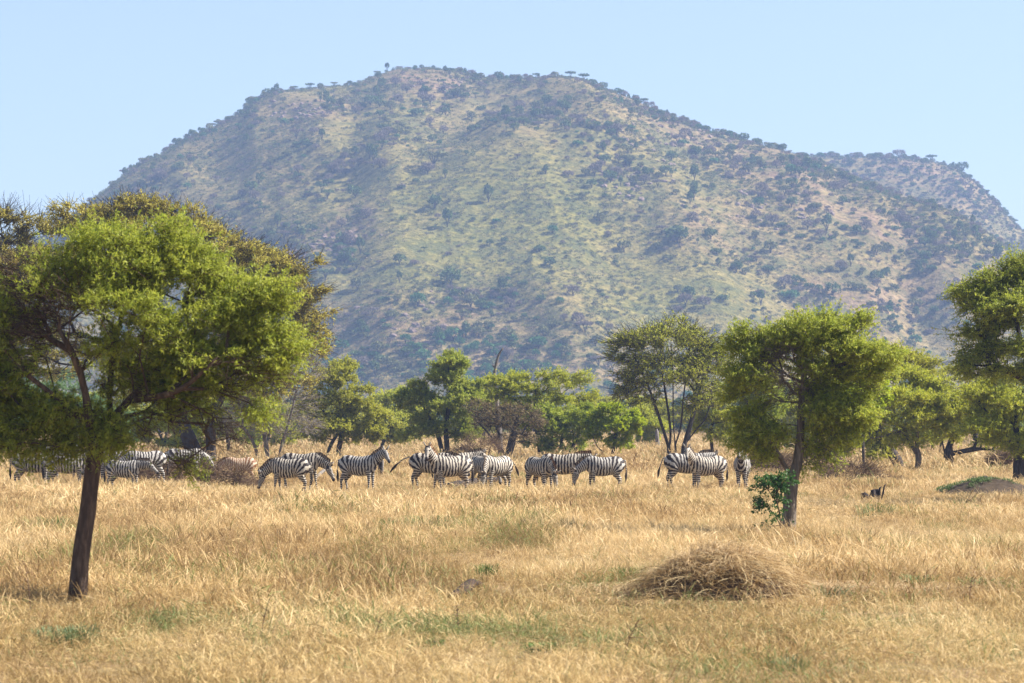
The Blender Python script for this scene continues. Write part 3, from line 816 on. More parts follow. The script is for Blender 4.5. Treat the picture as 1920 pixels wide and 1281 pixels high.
for k, (bx, d, cr, lf, lab) in enumerate(FARROW):
    by = HOR + FPX * CAM_H / d
    cy = cr[0][1]
    n = 1 if k % 3 else 2
    cr = [(a[0], a[1] - 2, a[2] * 1.45, a[3] * 2.0) for a in cr]
    stems = [[(bx + j * 12, by, 0.3 * j), (bx + j * 10 + 2, (by + cy) / 2 + 8, 0), (bx + j * 16 + 4, cy + 4, 0)] for j in range(n)]
    tree('small_tree', bx, d, cr, stems, lab, 60 + k, leaf=lf, bark='bark_pale' if k == 2 else 'bark_dark', tips=300, sprays=6, per=13, ll=0.19, lw=0.09, sl=0.5, r0=0.17, dep=0.8,
         group='small far trees along the back of the plain', tipr=0.012, tw_w=0.014)
MIDFILL = [
 (480, 175, [(480, 800, 60, 34), (530, 815, 35, 20)], 'leaf_mid', 'dense green bush filling the gap behind the leafless grey tree'),
 (700, 180, [(705, 795, 45, 34), (740, 812, 30, 20)], 'leaf_yellow', 'yellowish bush between the yellow-green acacia and the middle acacia'),
 (1208, 195, [(1212, 800, 36, 30)], 'leaf_mid', 'bush just left of the vase-shaped tree foot'),
 (1510, 165, [(1500, 790, 60, 40), (1470, 820, 45, 22)], 'leaf_mid', 'broad bush behind the trunk of the front right acacia'),
 (1625, 160, [(1625, 810, 55, 34), (1580, 800, 40, 34)], 'leaf_fresh', 'green bush low in the right-hand thicket, above the charred stump'),
 (1745, 168, [(1745, 800, 50, 34)], 'leaf_mid', 'bush between the thin pale trunk and the twisted dark tree'),
 (1860, 160, [(1860, 805, 55, 34), (1890, 760, 40, 30)], 'leaf_dark', 'dark bush behind the twisted tree, above the earth mound'),
 (1430, 170, [(1440, 700, 30, 30), (1420, 800, 50, 36)], 'leaf_yellow', 'yellowish bush left of the front right acacia trunk, over the rightmost zebra'),
 (330, 165, [(330, 805, 60, 34), (270, 800, 50, 30)], 'leaf_dark', 'dark shady bush behind the big left trunks'),
]
for k, (bx, d, cr, lf, lab) in enumerate(MIDFILL):
    by = HOR + FPX * CAM_H / d
    tree('dense_bush', bx, d, cr, [[(bx, by, 0), (bx + 3, by - 22, 0), (bx - 4, cr[0][1], 0)], [(bx + 9, by, .2), (bx + 20, by - 26, 0), (bx + 30, cr[0][1], 0)]], lab, 140 + k, cat='bush', pads=3,
         leaf=lf, bark='bark_dark', tips=330, sprays=6, per=12, ll=0.14, lw=0.065, sl=0.38, r0=0.11, low=0.15, dep=0.8, group='bushes between the trees behind the zebras')
# reddish dry brush
BR = [(300, 95, [(300, 895, 40, 14), (270, 890, 20, 8)], 'low reddish brown dry brush in the grass in front of the dark left trunk foot'),
      (355, 108, [(360, 880, 50, 18), (330, 900, 40, 14)], 'tangled dry brush heap right of the big left trunk, branches lying every way'),
      (440, 89, [(415, 896, 40, 16), (455, 910, 30, 8)], 'reddish dry brush hiding the legs of the pale brown young zebra'),
      (1590, 96, [(1590, 890, 55, 22), (1630, 905, 35, 10)], 'bare brown brush right of the front right acacia trunk'),
      (1535, 118, [(1530, 860, 40, 20)], 'bare brown brush under the right-hand thicket'),
      (1890, 116, [(1880, 866, 22, 10)], 'small dark brown brush clump near the right edge, above the earth mound'),
      (905, 142, [(900, 840, 40, 22), (870, 850, 25, 12)], 'thin reddish brush behind the zebra facing the camera'),
      (1470, 110, [(1445, 870, 45, 18)], 'thin brown brush behind the foot of the front right acacia')]
for k, (bx, d, cr, lab) in enumerate(BR):
    by = HOR + FPX * CAM_H / d
    tree('dry_brush', bx, d, cr, [[(bx, by, 0), (bx + 3, (by + cr[0][1]) / 2, 0), (bx - 3, cr[0][1], 0)], [(bx + 6, by, .1), (bx + 14, cr[0][1], 0)]], lab, 90 + k, cat='brush', pads=0,
         leaf='leaf_red', bark='twig_red', tips=150, sprays=5, per=1, ll=0.07, lw=0.03, sl=0.4, r0=0.035, low=0.02, dep=1.0, twigs=5, twl=0.42, tw_w=0.007, tipr=0.005, group='dry leafless brush in the grass')
print('TREES leaf', STAT)
# ------------------------------------------------------------------ zebras
def mat_coat(name, white, black, tan):
    t = NT(name)
    st = t.attr("stripe"); dk = t.attr("dark"); w = t.attr("wide"); pale = t.attr("pale")
    n = t.noise(7.0, t.coord('Object'), 2.0, 0.5)
    ph = t.math('ADD', st, t.math('MULTIPLY', t.math('SUBTRACT', n, 0.5), 1.0))
    sn = t.math('SINE', t.math('MULTIPLY', ph, 6.28318))
    th = t.math('ADD', t.math('MULTIPLY', sn, 3.2), w)
    f = t.math('ADD', th, 0.5, clamp=True)
    f = t.math('MULTIPLY', f, t.math('SUBTRACT', 1.0, pale, clamp=True))
    dust = t.noise(2.2, t.coord('Object'), 3.0)
    wc = t.mix(t.math('MULTIPLY', dust, 0.5), white, tan)
    c = t.mix(f, wc, black)
    c = t.mix(dk, c, black)
    return t.bsdf(c, 0.6, 0.25)
M['coat'] = mat_coat('zebra_coat', (0.45, 0.405, 0.335), (0.020, 0.012, 0.010), (0.36, 0.285, 0.205))
M['coat_cool'] = mat_coat('zebra_coat_clean', (0.41, 0.385, 0.345), (0.022, 0.015, 0.015), (0.36, 0.31, 0.26))  # whites greyer and cooler than the plain coat, tan less warm
M['coat_young'] = mat_coat('young_zebra_coat', (0.50, 0.40, 0.29), (0.20, 0.09, 0.04), (0.40, 0.28, 0.17))
M['mane'] = mat_coat('mane_hair', (0.55, 0.45, 0.34), (0.035, 0.02, 0.014), (0.30, 0.17, 0.08))
M['mane_rust'] = mat_coat('mane_hair_rust', (0.60, 0.42, 0.24), (0.10, 0.04, 0.015), (0.42, 0.20, 0.07))
M['tail_hair'] = mat_plain('tail_hair', (0.03, 0.022, 0.018), (0.06, 0.045, 0.035))
M['ear'] = mat_plain('ear_skin', (0.10, 0.08, 0.07), (0.62, 0.57, 0.50), 9.0)
M['eye'] = mat_plain('eye', (0.004, 0.004, 0.004), (0.006, 0.005, 0.004), 5.0, 0.15)

def remesh(V, F, voxel):
    me = mesh_np('tmp', V, F, [])
    o = bpy.data.objects.new('tmp', me); C.objects.link(o)
    m = o.modifiers.new('r', 'REMESH'); m.mode = 'VOXEL'; m.voxel_size = voxel; m.use_smooth_shade = True
    s = o.modifiers.new('s', 'SMOOTH'); s.iterations = 5; s.factor = 0.5
    dg = bpy.context.evaluated_depsgraph_get()
    em = o.evaluated_get(dg).to_mesh()
    n = len(em.vertices); co = np.zeros(n * 3); em.vertices.foreach_get('co', co)
    nl = len(em.loops); li = np.zeros(nl, dtype=np.int32); em.loops.foreach_get('vertex_index', li)
    npo = len(em.polygons); lt = np.zeros(npo, dtype=np.int32); em.polygons.foreach_get('loop_total', lt)
    ls = np.zeros(npo, dtype=np.int32); em.polygons.foreach_get('loop_start', ls)
    quads = np.stack([li[ls[lt == 4] + k] for k in range(4)], -1) if (lt == 4).any() else np.zeros((0, 4), int)
    tris = np.stack([li[ls[lt == 3] + k] for k in range(3)], -1) if (lt == 3).any() else np.zeros((0, 3), int)
    o.evaluated_get(dg).to_mesh_clear()
    bpy.data.objects.remove(o); bpy.data.meshes.remove(me)
    return co.reshape(-1, 3), [quads, tris]

def rot_dir(pitch, yaw):
    p = math.radians(pitch); y = math.radians(yaw)
    return np.array([math.cos(p) * math.cos(y), math.cos(p) * math.sin(y), math.sin(p)])

def seg_proj(Pv, pts, rad):
    """nearest place on a polyline: (distance / radius there, arc length there)"""
    best = np.full(len(Pv), 1e9); arc = np.zeros(len(Pv)); s0 = 0
    for i in range(len(pts) - 1):
        a = pts[i]; b = pts[i + 1]; d = b - a; L = np.linalg.norm(d)
        t = np.clip(((Pv - a) @ d) / (L * L), 0, 1)
        q = a + t[:, None] * d
        dist = np.linalg.norm(Pv - q, axis=1) / (rad[i] * (1 - t) + rad[i + 1] * t)
        m = dist < best
        best[m] = dist[m]; arc[m] = (s0 + t * L)[m]
        s0 += L
    return best, arc

def zebra(px, py, heading, label, neck=(35, 0), head=(-25, 0), legs=(0, 0, 0, 0), scale=1.0, coat='coat', mane='mane', tail=(0.0, 0.0, 0), seed=0, d=None, belly=1.0, young=False, foot_y=None, young_name=None):
    """px, py: the pixel under the middle of the body at foot level; heading 0 = facing right, 90 = away, -90 = towards the camera.
    neck / head: (pitch, yaw to its left); legs: swings of front left, front right, hind left, hind right; tail: (back, sideways, raise)"""
    rng = np.random.default_rng(1000 + seed)
    if d is None: d = dist_of(py)
    d = dist_of(HOR + FPX * CAM_H / d + 15.0)
    x0 = P(px, d)
    z0 = float(gz(x0, d))
    root = empty('zebra', (x0, d, z0), label, 'zebra', 'zebras grazing across the plain', math.radians(heading))
    parts = []
    # trunk
    st = [(-.80, 1.08, .03, .04), (-.775, 1.07, .11, .12), (-.72, 1.04, .175, .20), (-.62, 1.015, .225, .265), (-.48, .99, .262, .305), (-.32, .965, .275, .315), (-.12, .935, .29, .32), (.08, .915, .30, .33),
          (.28, .925, .285, .33), (.44, .96, .25, .33), (.56, .99, .215, .31), (.66, 1.01, .17, .25), (.74, 1.02, .11, .16), (.77, 1.02, .03, .05)]
    parts.append(tube([(a, 0, b) for a, b, c, e in st], [(c * belly, e) for a, b, c, e in st], 18))
    nd = rot_dir(*neck); hd = rot_dir(*head)
    nl = 0.60
    B0 = np.array([0.42, 0, 1.02]); B1 = np.array([0.62, 0, 1.07]); 
    B2 = B1 + nd * nl * 0.5 + np.array([0.02, 0, 0.0]); poll = B1 + nd * nl
    nc = spline([B0, B1, B2, poll], 12)
    nr = [(.14 + .05 * (1 - i / 11), .150 + .130 * (1 - i / 11) ** 1.3) for i in range(12)]
    nr = [(max(a * (0.62 + 0.38 * (1 - i / 11)), .075), b * 0.98) for i, (a, b) in enumerate(nr)]
    parts.append(tube(nc, nr, 16))
    # head: skull, jaw, muzzle
    hs = [(-.07, .05, .06), (-.03, .085, .10), (.05, .098, .125), (.14, .096, .13), (.24, .078, .105), (.34, .062, .082), (.43, .060, .075), (.50, .062, .072), (.54, .045, .055), (.555, .02, .025)]
    side = unit(np.cross(np.array([0, 0, 1.0]), hd)); upv = np.cross(hd, side)
    hp = [poll + hd * a - upv * (0.035 if 0.0 < a < 0.3 else 0.02) for a, b, c in hs]
    Vh = []
    for (a, b, c), q in zip(hs, hp):
        for j in range(14):
            th = 2 * math.pi * j / 14
            Vh.append(q + side * math.cos(th) * b + upv * math.sin(th) * c)
    n = len(hs); Vh = np.array(Vh + [hp[0], hp[-1]])
    i = np.arange(n - 1)[:, None] * 14; j = np.arange(14)[None, :]; j2 = (j + 1) % 14
    jj = np.arange(14); jj2 = (jj + 1) % 14
    parts.append((Vh, [np.stack([i + j, i + 14 + j, i + 14 + j2, i + j2], -1).reshape(-1, 4)[:, ::-1], np.stack([jj2, jj, np.full(14, n * 14)], -1), np.stack([(n - 1) * 14 + jj, (n - 1) * 14 + jj2, np.full(14, n * 14 + 1)], -1)]))
    bones = []
    for s, sw in ((1, legs[0]), (-1, legs[1])):
        a = math.radians(sw)
        y = s * .125
        kx = .52 + .42 * math.sin(a); fx = .52 + .80 * math.sin(a)
        kb = 0.05 * max(0, -sw) / 20
        pts = [(.47, y * 1.15, .98), (.49, y * 1.15, .78), (.52 + .2 * math.sin(a), y * 1.05, .62), (kx + kb, y, .40), (kx * .45 + fx * .55 + kb * .5, y, .24), (fx, y, .11), (fx + .02, y, .05), (fx + .035, y, .0), (fx + .035, y, -.03)]
        rad = [(.10, .14), (.085, .125), (.062, .08), (.046, .05), (.03, .034), (.036, .04), (.036, .042), (.05, .055), (.05, .055)]
        parts.append(tube(spline(pts, 20), [tuple(np.interp(q, range(9), [r[c] for r in rad]) for c in (0, 1)) for q in np.linspace(0, 8, 20)], 10))
        bones.append((np.array(pts[1:]), np.array([.12, .08, .055, .04, .04, .04, .05, .05]), 'f'))
    for s, sw in ((1, legs[2]), (-1, legs[3])):
        a = math.radians(sw)
        y = s * .13
        hx = -.60 + .40 * math.sin(a); fx = -.58 + .85 * math.sin(a)
        pts = [(-.52, y, 1.02), (-.47, y * 1.25, .84), (-.45 + .12 * math.sin(a), y * 1.2, .70), (hx + .03, y, .53), (hx - .02, y, .46), (hx * .55 + fx * .45, y, .30), (fx, y, .12), (fx + .02, y, .05), (fx + .035, y, .0), (fx + .035, y, -.03)]
        rad = [(.13, .24), (.13, .22), (.10, .15), (.062, .085), (.05, .065), (.034, .042), (.037, .042), (.038, .044), (.05, .055), (.05, .055)]
        parts.append(tube(spline(pts, 22), [tuple(np.interp(q, range(10), [r[c] for r in rad]) for c in (0, 1)) for q in np.linspace(0, 9, 22)], 10))
        bones.append((np.array(pts[2:]), np.array([.15, .08, .06, .045, .04, .04, .05, .05]), 'h'))
    V, F = merge(parts)
    V, F = remesh(V, F, 0.026)
    # stripes: one running phase over trunk, haunch, neck, head and legs
    sp = np.array([(a, 0, b) for a, b, c, e in st]); sr = np.array([max(c, e, .05) for a, b, c, e in st])
    dT, aT = seg_proj(V, sp, sr)
    dN, aN = seg_proj(V, nc[4:], np.array([max(r) for r in nr[4:]]))
    hseg = np.array([poll, poll + hd * .55]); dH, aH = seg_proj(V, hseg, np.array([.12, .07]))
    lam = 0.118 * (1 + rng.uniform(-.06, .06))
    x = V[:, 0]; z = V[:, 2]; off = rng.uniform(0, 1)
    xp, zp = -.20, .66
    phi = x / lam
    rear = x < xp
    th = np.arctan2(z - zp, -(x - xp))
    ang = np.clip(math.pi / 2 - th, 0, math.pi * 0.5)
    ncyc = 4.4
    phi_r = xp / lam - ang / (math.pi / 2) * ncyc
    phi = np.where(rear & (z > zp), phi_r, phi)
    low = rear & (z <= zp)
    phi = np.where(low, np.where(x < -.36, xp / lam - ncyc - (zp - z) / .075, phi), phi)
    wide = np.where(rear & (z > zp - .1), 0.15, 0.0)
    isN = (dN < dT * 0.95) & (x > .5)
    phiN = .60 / lam + aN / .075
    phi = np.where(isN, phiN, phi)
    isH = (dH < dN) & (dH < 1.6) & (dH < dT)
    phi = np.where(isH, .60 / lam + .4 / .075 + aH / .045, phi)
    dark = np.where(isH, np.clip((aH - .43) / .05, 0, 1), 0.0)
    pale = np.zeros(len(V))
    for pts, rad, k in bones:
        dl, al = seg_proj(V, pts, rad)
        m = (dl < dT * (1.0 if k == 'f' else .9)) & (z < (.80 if k == 'f' else .66)) & (np.abs(V[:, 1] - pts[2][1]) < .14)
        m &= ~isN & ~isH
        if k == 'f':
            phi = np.where(m, .5 / lam + (.8 - z) / .068, phi)
        dark = np.where(m & (z < .075), 1.0, dark)
    # pale belly line
    under = (z < .64) & (dT < 1.3) & (np.abs(V[:, 1]) < .13) & (x > -.35) & (x < .42)
    pale = np.where(under, 0.55, pale)
    # dark line down the back
    back = (np.abs(V[:, 1]) < .02) & (z > 1.2) & (x < .5)
    dark = np.where(back, 0.6, dark)
    body = link('body', mesh_np('body', V, F, M[coat], True, {'stripe': phi + off, 'dark': dark, 'wide': wide, 'pale': pale}), root)
    # mane: short stiff upright hair from the forelock to the withers
    nn = 34
    fi = np.linspace(3.6, 11, nn)
    crest = [np.array([np.interp(q, range(12), nc[:, c]) for c in range(3)]) for q in fi] 
    rrs = [np.interp(q, range(12), [r[1] for r in nr]) for q in fi]
    for e in (1, 2):
        crest.append(poll + hd * .035 * e); rrs.append(.105)
    nn = len(crest)
    crest = np.array(crest); tg = unit(np.gradient(crest, axis=0))
    lst = []; ph = []
    for q in range(nn - 1):
        s_ = unit(np.cross(np.array([0, 0, 1.0]), tg[q])); u_ = np.cross(tg[q], s_)
        f = q / (nn - 1)
        rr = rrs[q] * 0.97
        for rep in range(4):
            bs = crest[q] + tg[q] * rng.uniform(-.01, .02) + u_ * (rr * .90) + s_ * rng.uniform(-.018, .018)
            hh = (.075 * min(1, f * 4) * (1 if f < .9 else .8) + .025) * rng.uniform(.85, 1.1) + rr * .1
            tp = bs + u_ * hh + tg[q] * rng.uniform(-.012, .012) + s_ * rng.uniform(-.02, .02)
            lst.append((bs - tg[q] * .014, bs + tg[q] * .014, tp + tg[q] * .008, tp - tg[q] * .008))
            ph.append(.60 / lam + f * .56 / .075 + off)
    Vm = np.array(lst).reshape(-1, 3); Fm = np.arange(len(Vm)).reshape(-1, 4)
    phm = np.repeat(ph, 4); tipd = np.tile([0, 0, .8, .8], len(lst))
    link('mane', mesh_np('mane', Vm, Fm, M[mane], False, {'stripe': phm, 'dark': tipd, 'wide': np.zeros(len(Vm)), 'pale': np.zeros(len(Vm))}), root)
    # ears
    for s in (-1, 1):
        b0 = poll + upv * .075 + side * s * .055 + hd * -.01
        dr = unit(upv * 1.0 + side * s * .55 - hd * .25)
        pts = [b0, b0 + dr * .05, b0 + dr * .10, b0 + dr * .145, b0 + dr * .17]
        V1, F1 = tube(pts, [(.022, .03), (.035, .025), (.034, .02), (.018, .014), (.004, .004)], 8)
        link('ear', mesh_np('ear', V1, F1, M['ear'], True), root)
        e0 = poll + hd * .16 + side * s * .082 + upv * .035
        V2, F2 = tube([e0 - hd * .022, e0 - hd * .012, e0 + hd * .012, e0 + hd * .022], [.006, .019, .019, .006], 8)
        link('eye', mesh_np('eye', V2, F2, M['eye'], True), root)
    # tail
    tb, ts, tr = tail
    p0 = np.array([-.77, 0, 1.14])
    pts = [p0, p0 + np.array([-.07, 0, -.04 + tr * .04]), p0 + np.array([-.09 - tb * .18, ts * .08, -.22 + tr * .14]), p0 + np.array([-.10 - tb * .34, ts * .16, -.42 + tr * .2]), p0 + np.array([-.09 - tb * .48, ts * .22, -.60 + tr * .24]), p0 + np.array([-.08 - tb * .58, ts * .27, -.76 + tr * .28])]
    sp2 = spline(pts, 14)
    V3, F3 = tube(sp2[:9], [.028, .027, .025, .023, .021, .02, .02, .02, .018], 8)
    n3 = len(V3)
    tl = link('tail', mesh_np('tail', V3, F3, M[coat], True, {'stripe': V3[:, 2] / .06, 'dark': np.zeros(n3), 'wide': np.zeros(n3), 'pale': np.zeros(n3)}), root)
    V4, F4 = tube(sp2[7:], [.022, .034, .045, .046, .036, .022, .006], 9, 0.25, rng)
    link('tail_tuft', mesh_np('tail_tuft', V4, F4, M['tail_hair'], True), tl)
    root.scale = (scale * .80, scale * .90, scale * .925)
    return root

if True:
    # left-hand animals, partly behind the big left tree
    zebra(62, 908, 2, 'leftmost zebra, its striped rump and hind legs showing under the leaves', neck=(20, 15), head=(-30, 10), legs=(5, -4, 8, -6), seed=1, coat='coat_cool')
    zebra(124, 906, 4, 'second zebra from the left, facing right with its head hidden by the brown trunk', neck=(28, -5), head=(-20, -10), legs=(-4, 4, 12, -4), seed=2, coat='coat_cool', d=98)
    zebra(122, 897, 150, 'zebra showing only its striped head and neck over the back of the second one', neck=(40, 10), head=(-10, 20), legs=(0, 0, 0, 0), seed=3, coat='coat_cool', d=110, scale=.98)
    zebra(178, 895, 200, 'zebra mostly behind the brown trunk, only a strip of its raised neck visible', neck=(48, 10), head=(-20, 30), seed=4, coat='coat_cool', d=113)
    zebra(216, 900, 170, 'zebra seen just right of the brown trunk, its back crossed by leaves', neck=(-20, 0), head=(-60, 0), seed=5, coat='coat_cool', d=108)
    zebra(232, 914, -12, 'smaller zebra standing right of the brown trunk with all four legs visible', neck=(5, 0), head=(-40, 10), legs=(6, -6, 4, -8), seed=6, coat='coat_cool', scale=.84)
    zebra(275, 903, 196, 'zebra turned left behind the smaller one, dark banded hind part to the right', neck=(-30, 0), head=(-65, 0), legs=(5, -5, -8, 8), seed=7, coat='coat_cool', d=104)
    zebra(345, 893, 15, 'zebra almost lost in the dark shade and brush right of the left trunk', neck=(-25, 0), head=(-60, 0), seed=8, coat='coat_cool', d=114)
    zebra(452, 903, 186, 'pale young zebra with reddish brown stripes half hidden in dry brush', neck=(-25, 0), head=(-60, 0), seed=9, coat='coat_young', mane='mane_rust', d=106, scale=.80, tail=(.15, 0, 0))
    # centre
    zebra(563, 908, -14, 'zebra grazing to the right behind another, head low at the far right', neck=(-22, -8), head=(-62, -4), legs=(8, -6, -6, 6), seed=11, d=98)
    zebra(545, 915, 168, 'zebra in front grazing to the left, nose down in the grass', neck=(-32, 0), head=(-68, 0), legs=(8, -8, -4, 10), seed=10, d=92, scale=.93)
    zebra(672, 912, -22, 'zebra standing alone beside the weathered post, head up and turned to the camera', neck=(34, 0), head=(-38, -38), legs=(3, -3, 3, -5), seed=12, coat='coat_cool', d=95, scale=.98)
    zebra(806, 908, -10, 'zebra behind the one facing the camera, its long tail swung far out to the left', neck=(-10, 0), head=(-50, 0), legs=(0, 4, 6, -4), seed=13, d=97, tail=(1.25, .3, .9))
    zebra(846, 918, 205, 'zebra looking straight at the camera with ears pricked, body stretching to the right', neck=(48, 18), head=(-42, 62), legs=(-6, 8, 6, -8), seed=14, d=91.5, mane='mane_rust', scale=1.0)
    zebra(850, 905, 12, 'zebra of which only a dark mane shows above another one\'s back', neck=(14, 0), head=(-40, 0), seed=15, d=101, scale=.98)
    zebra(905, 908, -60, 'zebra standing half hidden between two others, its striped side dark', neck=(-30, 10), head=(-65, 0), seed=16, d=98, scale=.93)
    zebra(932, 914, -130, 'zebra grazing towards the camera with its neck curved down, tail flicked to the right', neck=(-38, 24), head=(-72, 10), legs=(6, -4, 4, -8), seed=17, d=94.5, tail=(1.0, -.3, .7), scale=.96)
    zebra(1012, 914, -55, 'zebra grazing head-down with a rusty mane line facing the camera', neck=(-34, -8), head=(-75, 0), legs=(4, -6, 4, -4), seed=18, mane='mane_rust', d=93.5, scale=.95)
    zebra(1050, 913, -8, 'large cream-striped zebra with its head lowered and one ear raised, rusty mane', neck=(8, 6), head=(-70, 0), legs=(-6, 8, 4, -4), seed=19, mane='mane_rust', d=96.5)
    zebra(1134, 913, 192, 'zebra grazing to the left with its head meeting its neighbour\'s, tail hanging at right', neck=(-28, -6), head=(-72, 10), legs=(-8, 6, 8, -8), seed=20, coat='coat_cool', d=94.5, scale=.94)
    # right
    zebra(1283, 908, 14, 'zebra showing its rump to the left, front half behind the one looking at the camera', neck=(10, 0), head=(-40, 0), legs=(-4, 4, -2, 2), seed=21, coat='coat_cool', d=97.5, tail=(.35, .2, .2))
    zebra(1327, 911, 205, 'zebra looking at the camera over its shoulder, second from the right, ears up', neck=(46, 18), head=(-38, 60), legs=(0, 5, 4, -4), seed=22, d=95.5, scale=.96)
    zebra(1391, 908, -98, 'rightmost zebra facing the camera head-on under the low branches', neck=(42, 0), head=(-30, -6), legs=(2, -2, 3, -3), seed=23, coat='coat_cool', d=97.5, scale=.98)
# ------------------------------------------------------------------ instancing of what nobody could count
def point_scatter(name, pts, rotz, tilt, scl, idx, protos, attrs, label, cat):
    """one object: a cloud of points that carries one of the prototype meshes at each point"""
    coll = bpy.data.collections.new(name + '_kinds')
    for i, me in enumerate(protos):
        o = bpy.data.objects.new('%s_%02d' % (name, i), me)
        coll.objects.link(o)
    me = bpy.data.meshes.new(name)
    n = len(pts)
    me.vertices.add(n); me.vertices.foreach_set('co', np.asarray(pts, dtype=np.float32).ravel())
    rot = np.stack([tilt[:, 0], tilt[:, 1], rotz], -1).astype(np.float32)
    a = me.attributes.new('rot', 'FLOAT_VECTOR', 'POINT'); a.data.foreach_set('vector', rot.ravel())
    a = me.attributes.new('scl', 'FLOAT_VECTOR', 'POINT'); a.data.foreach_set('vector', np.asarray(scl, dtype=np.float32).ravel())
    a = me.attributes.new('idx', 'INT', 'POINT'); a.data.foreach_set('value', np.asarray(idx, dtype=np.int32))
    for k, v in attrs.items():
        a = me.attributes.new(k, 'FLOAT', 'POINT'); a.data.foreach_set('value', np.asarray(v, dtype=np.float32))
    o = link(name, me)
    ng = bpy.data.node_groups.new(name + '_nodes', 'GeometryNodeTree')
    ng.interface.new_socket(name='Geometry', in_out='INPUT', socket_type='NodeSocketGeometry')
    ng.interface.new_socket(name='Geometry', in_out='OUTPUT', socket_type='NodeSocketGeometry')
    N = ng.nodes; L = ng.links
    gi = N.new('NodeGroupInput'); go = N.new('NodeGroupOutput')
    ci = N.new('GeometryNodeCollectionInfo'); ci.inputs['Collection'].default_value = coll
    ci.inputs['Separate Children'].default_value = True; ci.inputs['Reset Children'].default_value = True
    iop = N.new('GeometryNodeInstanceOnPoints'); iop.inputs['Pick Instance'].default_value = True
    def na(nm, t):
        q = N.new('GeometryNodeInputNamedAttribute'); q.data_type = t; q.inputs['Name'].default_value = nm
        return q.outputs['Attribute']
    L.new(gi.outputs[0], iop.inputs['Points']); L.new(ci.outputs[0], iop.inputs['Instance'])
    L.new(na('idx', 'INT'), iop.inputs['Instance Index'])
    L.new(na('rot', 'FLOAT_VECTOR'), iop.inputs['Rotation'])
    L.new(na('scl', 'FLOAT_VECTOR'), iop.inputs['Scale'])
    L.new(iop.outputs[0], go.inputs[0])
    md = o.modifiers.new('scatter', 'NODES'); md.node_group = ng
    tag(o, label, cat, kind='stuff')
    return o

def tuft(name, rng, n, hgt, width, spread, bend, head=0.0, mat='straw', lean=0.0, segs=3):
    """a tuft of n bent grass blades"""
    base = np.stack([rng.normal(0, spread, n), rng.normal(0, spread, n), np.full(n, -0.03)], -1)
    az = rng.uniform(0, 2 * np.pi, n)
    H = hgt * rng.uniform(0.45, 1.15, n); B = bend * rng.uniform(0.25, 1.4, n)
    W = width * rng.uniform(0.6, 1.3, n)
    dirv = np.stack([np.cos(az), np.sin(az), 0 * az], -1)
    lv = np.array([math.cos(2.7), math.sin(2.7), 0.0]) * lean
    rows = []
    hs = []
    wa = rng.uniform(0, 2 * np.pi, n)
    wv = np.stack([np.cos(wa), np.sin(wa), 0 * wa], -1)
    for k in range(segs + 1):
        t = k / segs
        c = base + dirv * (B * H * t ** 1.9)[:, None] + lv * (H * t ** 1.7)[:, None]
        c[:, 2] += H * (t - 0.35 * B * t ** 2.4)
        w = W * (1 - 0.75 * t)
        if head > 0 and k == segs - 1: w = W * head
        rows.append((c - wv * w[:, None] * .5, c + wv * w[:, None] * .5))
        hs.append(t)
    V = np.stack([x for r in rows for x in r], 1)           # n, 2*(segs+1), 3
    m = V.shape[1]
    i = np.arange(n)[:, None] * m
    F = np.concatenate([i + np.array([[2 * k, 2 * k + 1, 2 * k + 3, 2 * k + 2]]) for k in range(segs)])
    hh = np.tile(np.repeat(hs, 2), n)
    rr = np.repeat(rng.uniform(0, 1, n), m)
    return mesh_np(name, V.reshape(-1, 3), F, M[mat], False, {'rnd': rr, 'h': hh})

grng = np.random.default_rng(5)
near_p = [tuft('tuft', grng, 52, 0.22, 0.0048, 0.13, b_, 1.6, lean=l_) for b_, l_ in ((.7, .1), (1.1, .3), (.5, .5), (1.3, 0), (.9, .2))] + [tuft('tuft', grng, 32, 0.32, 0.0048, 0.11, b_, 2.2, lean=l_) for b_, l_ in ((.4, .1), (.6, .6), (.9, .3))]
mid_p = [tuft('tuft', grng, 44, 0.24, 0.009, 0.19, b_, 1.6, lean=l_) for b_, l_ in ((.7, .1), (1.1, .3), (.5, .4), (1.2, 0), (.8, .2))] + [tuft('tuft', grng, 30, 0.36, 0.009, 0.15, b_, 2.1, lean=l_) for b_, l_ in ((.4, .1), (.6, .5), (.8, .2))]
far_p = [tuft('tuft', grng, 34, 0.42, 0.022, 0.32, 0.6, 1.4, lean=0.2) for _ in range(6)]
short_p = [tuft('tuft', grng, 44, 0.13, 0.006, 0.12, 1.0, 1.2, 'short_grass') for _ in range(5)] + [tuft('tuft', grng, 26, 0.20, 0.0055, 0.10, 0.7, 1.6, 'short_grass', lean=.15) for _ in range(3)]

def field(rng, d0, d1, dens, half=0.192, extra=3.0):
    """random places between distances d0 and d1 inside the view and a few metres beside it"""
    n = int(dens * (half * (d1 ** 2 - d0 ** 2) + 2 * extra * (d1 - d0)))
    d = np.sqrt(rng.uniform(d0 ** 2, d1 ** 2, n))
    x = rng.uniform(-1, 1, n) * (half * d + extra)
    return x, d

def tallness(x, d):
    """where the tall grass stands: beyond about 32 m, in ragged patches nearer"""
    n = fbm(x * 0.35, d * 0.22, 41, 3)
    return np.clip((d - 33.0) / 6.0 + (n - 0.5) * 2.6, 0, 1)

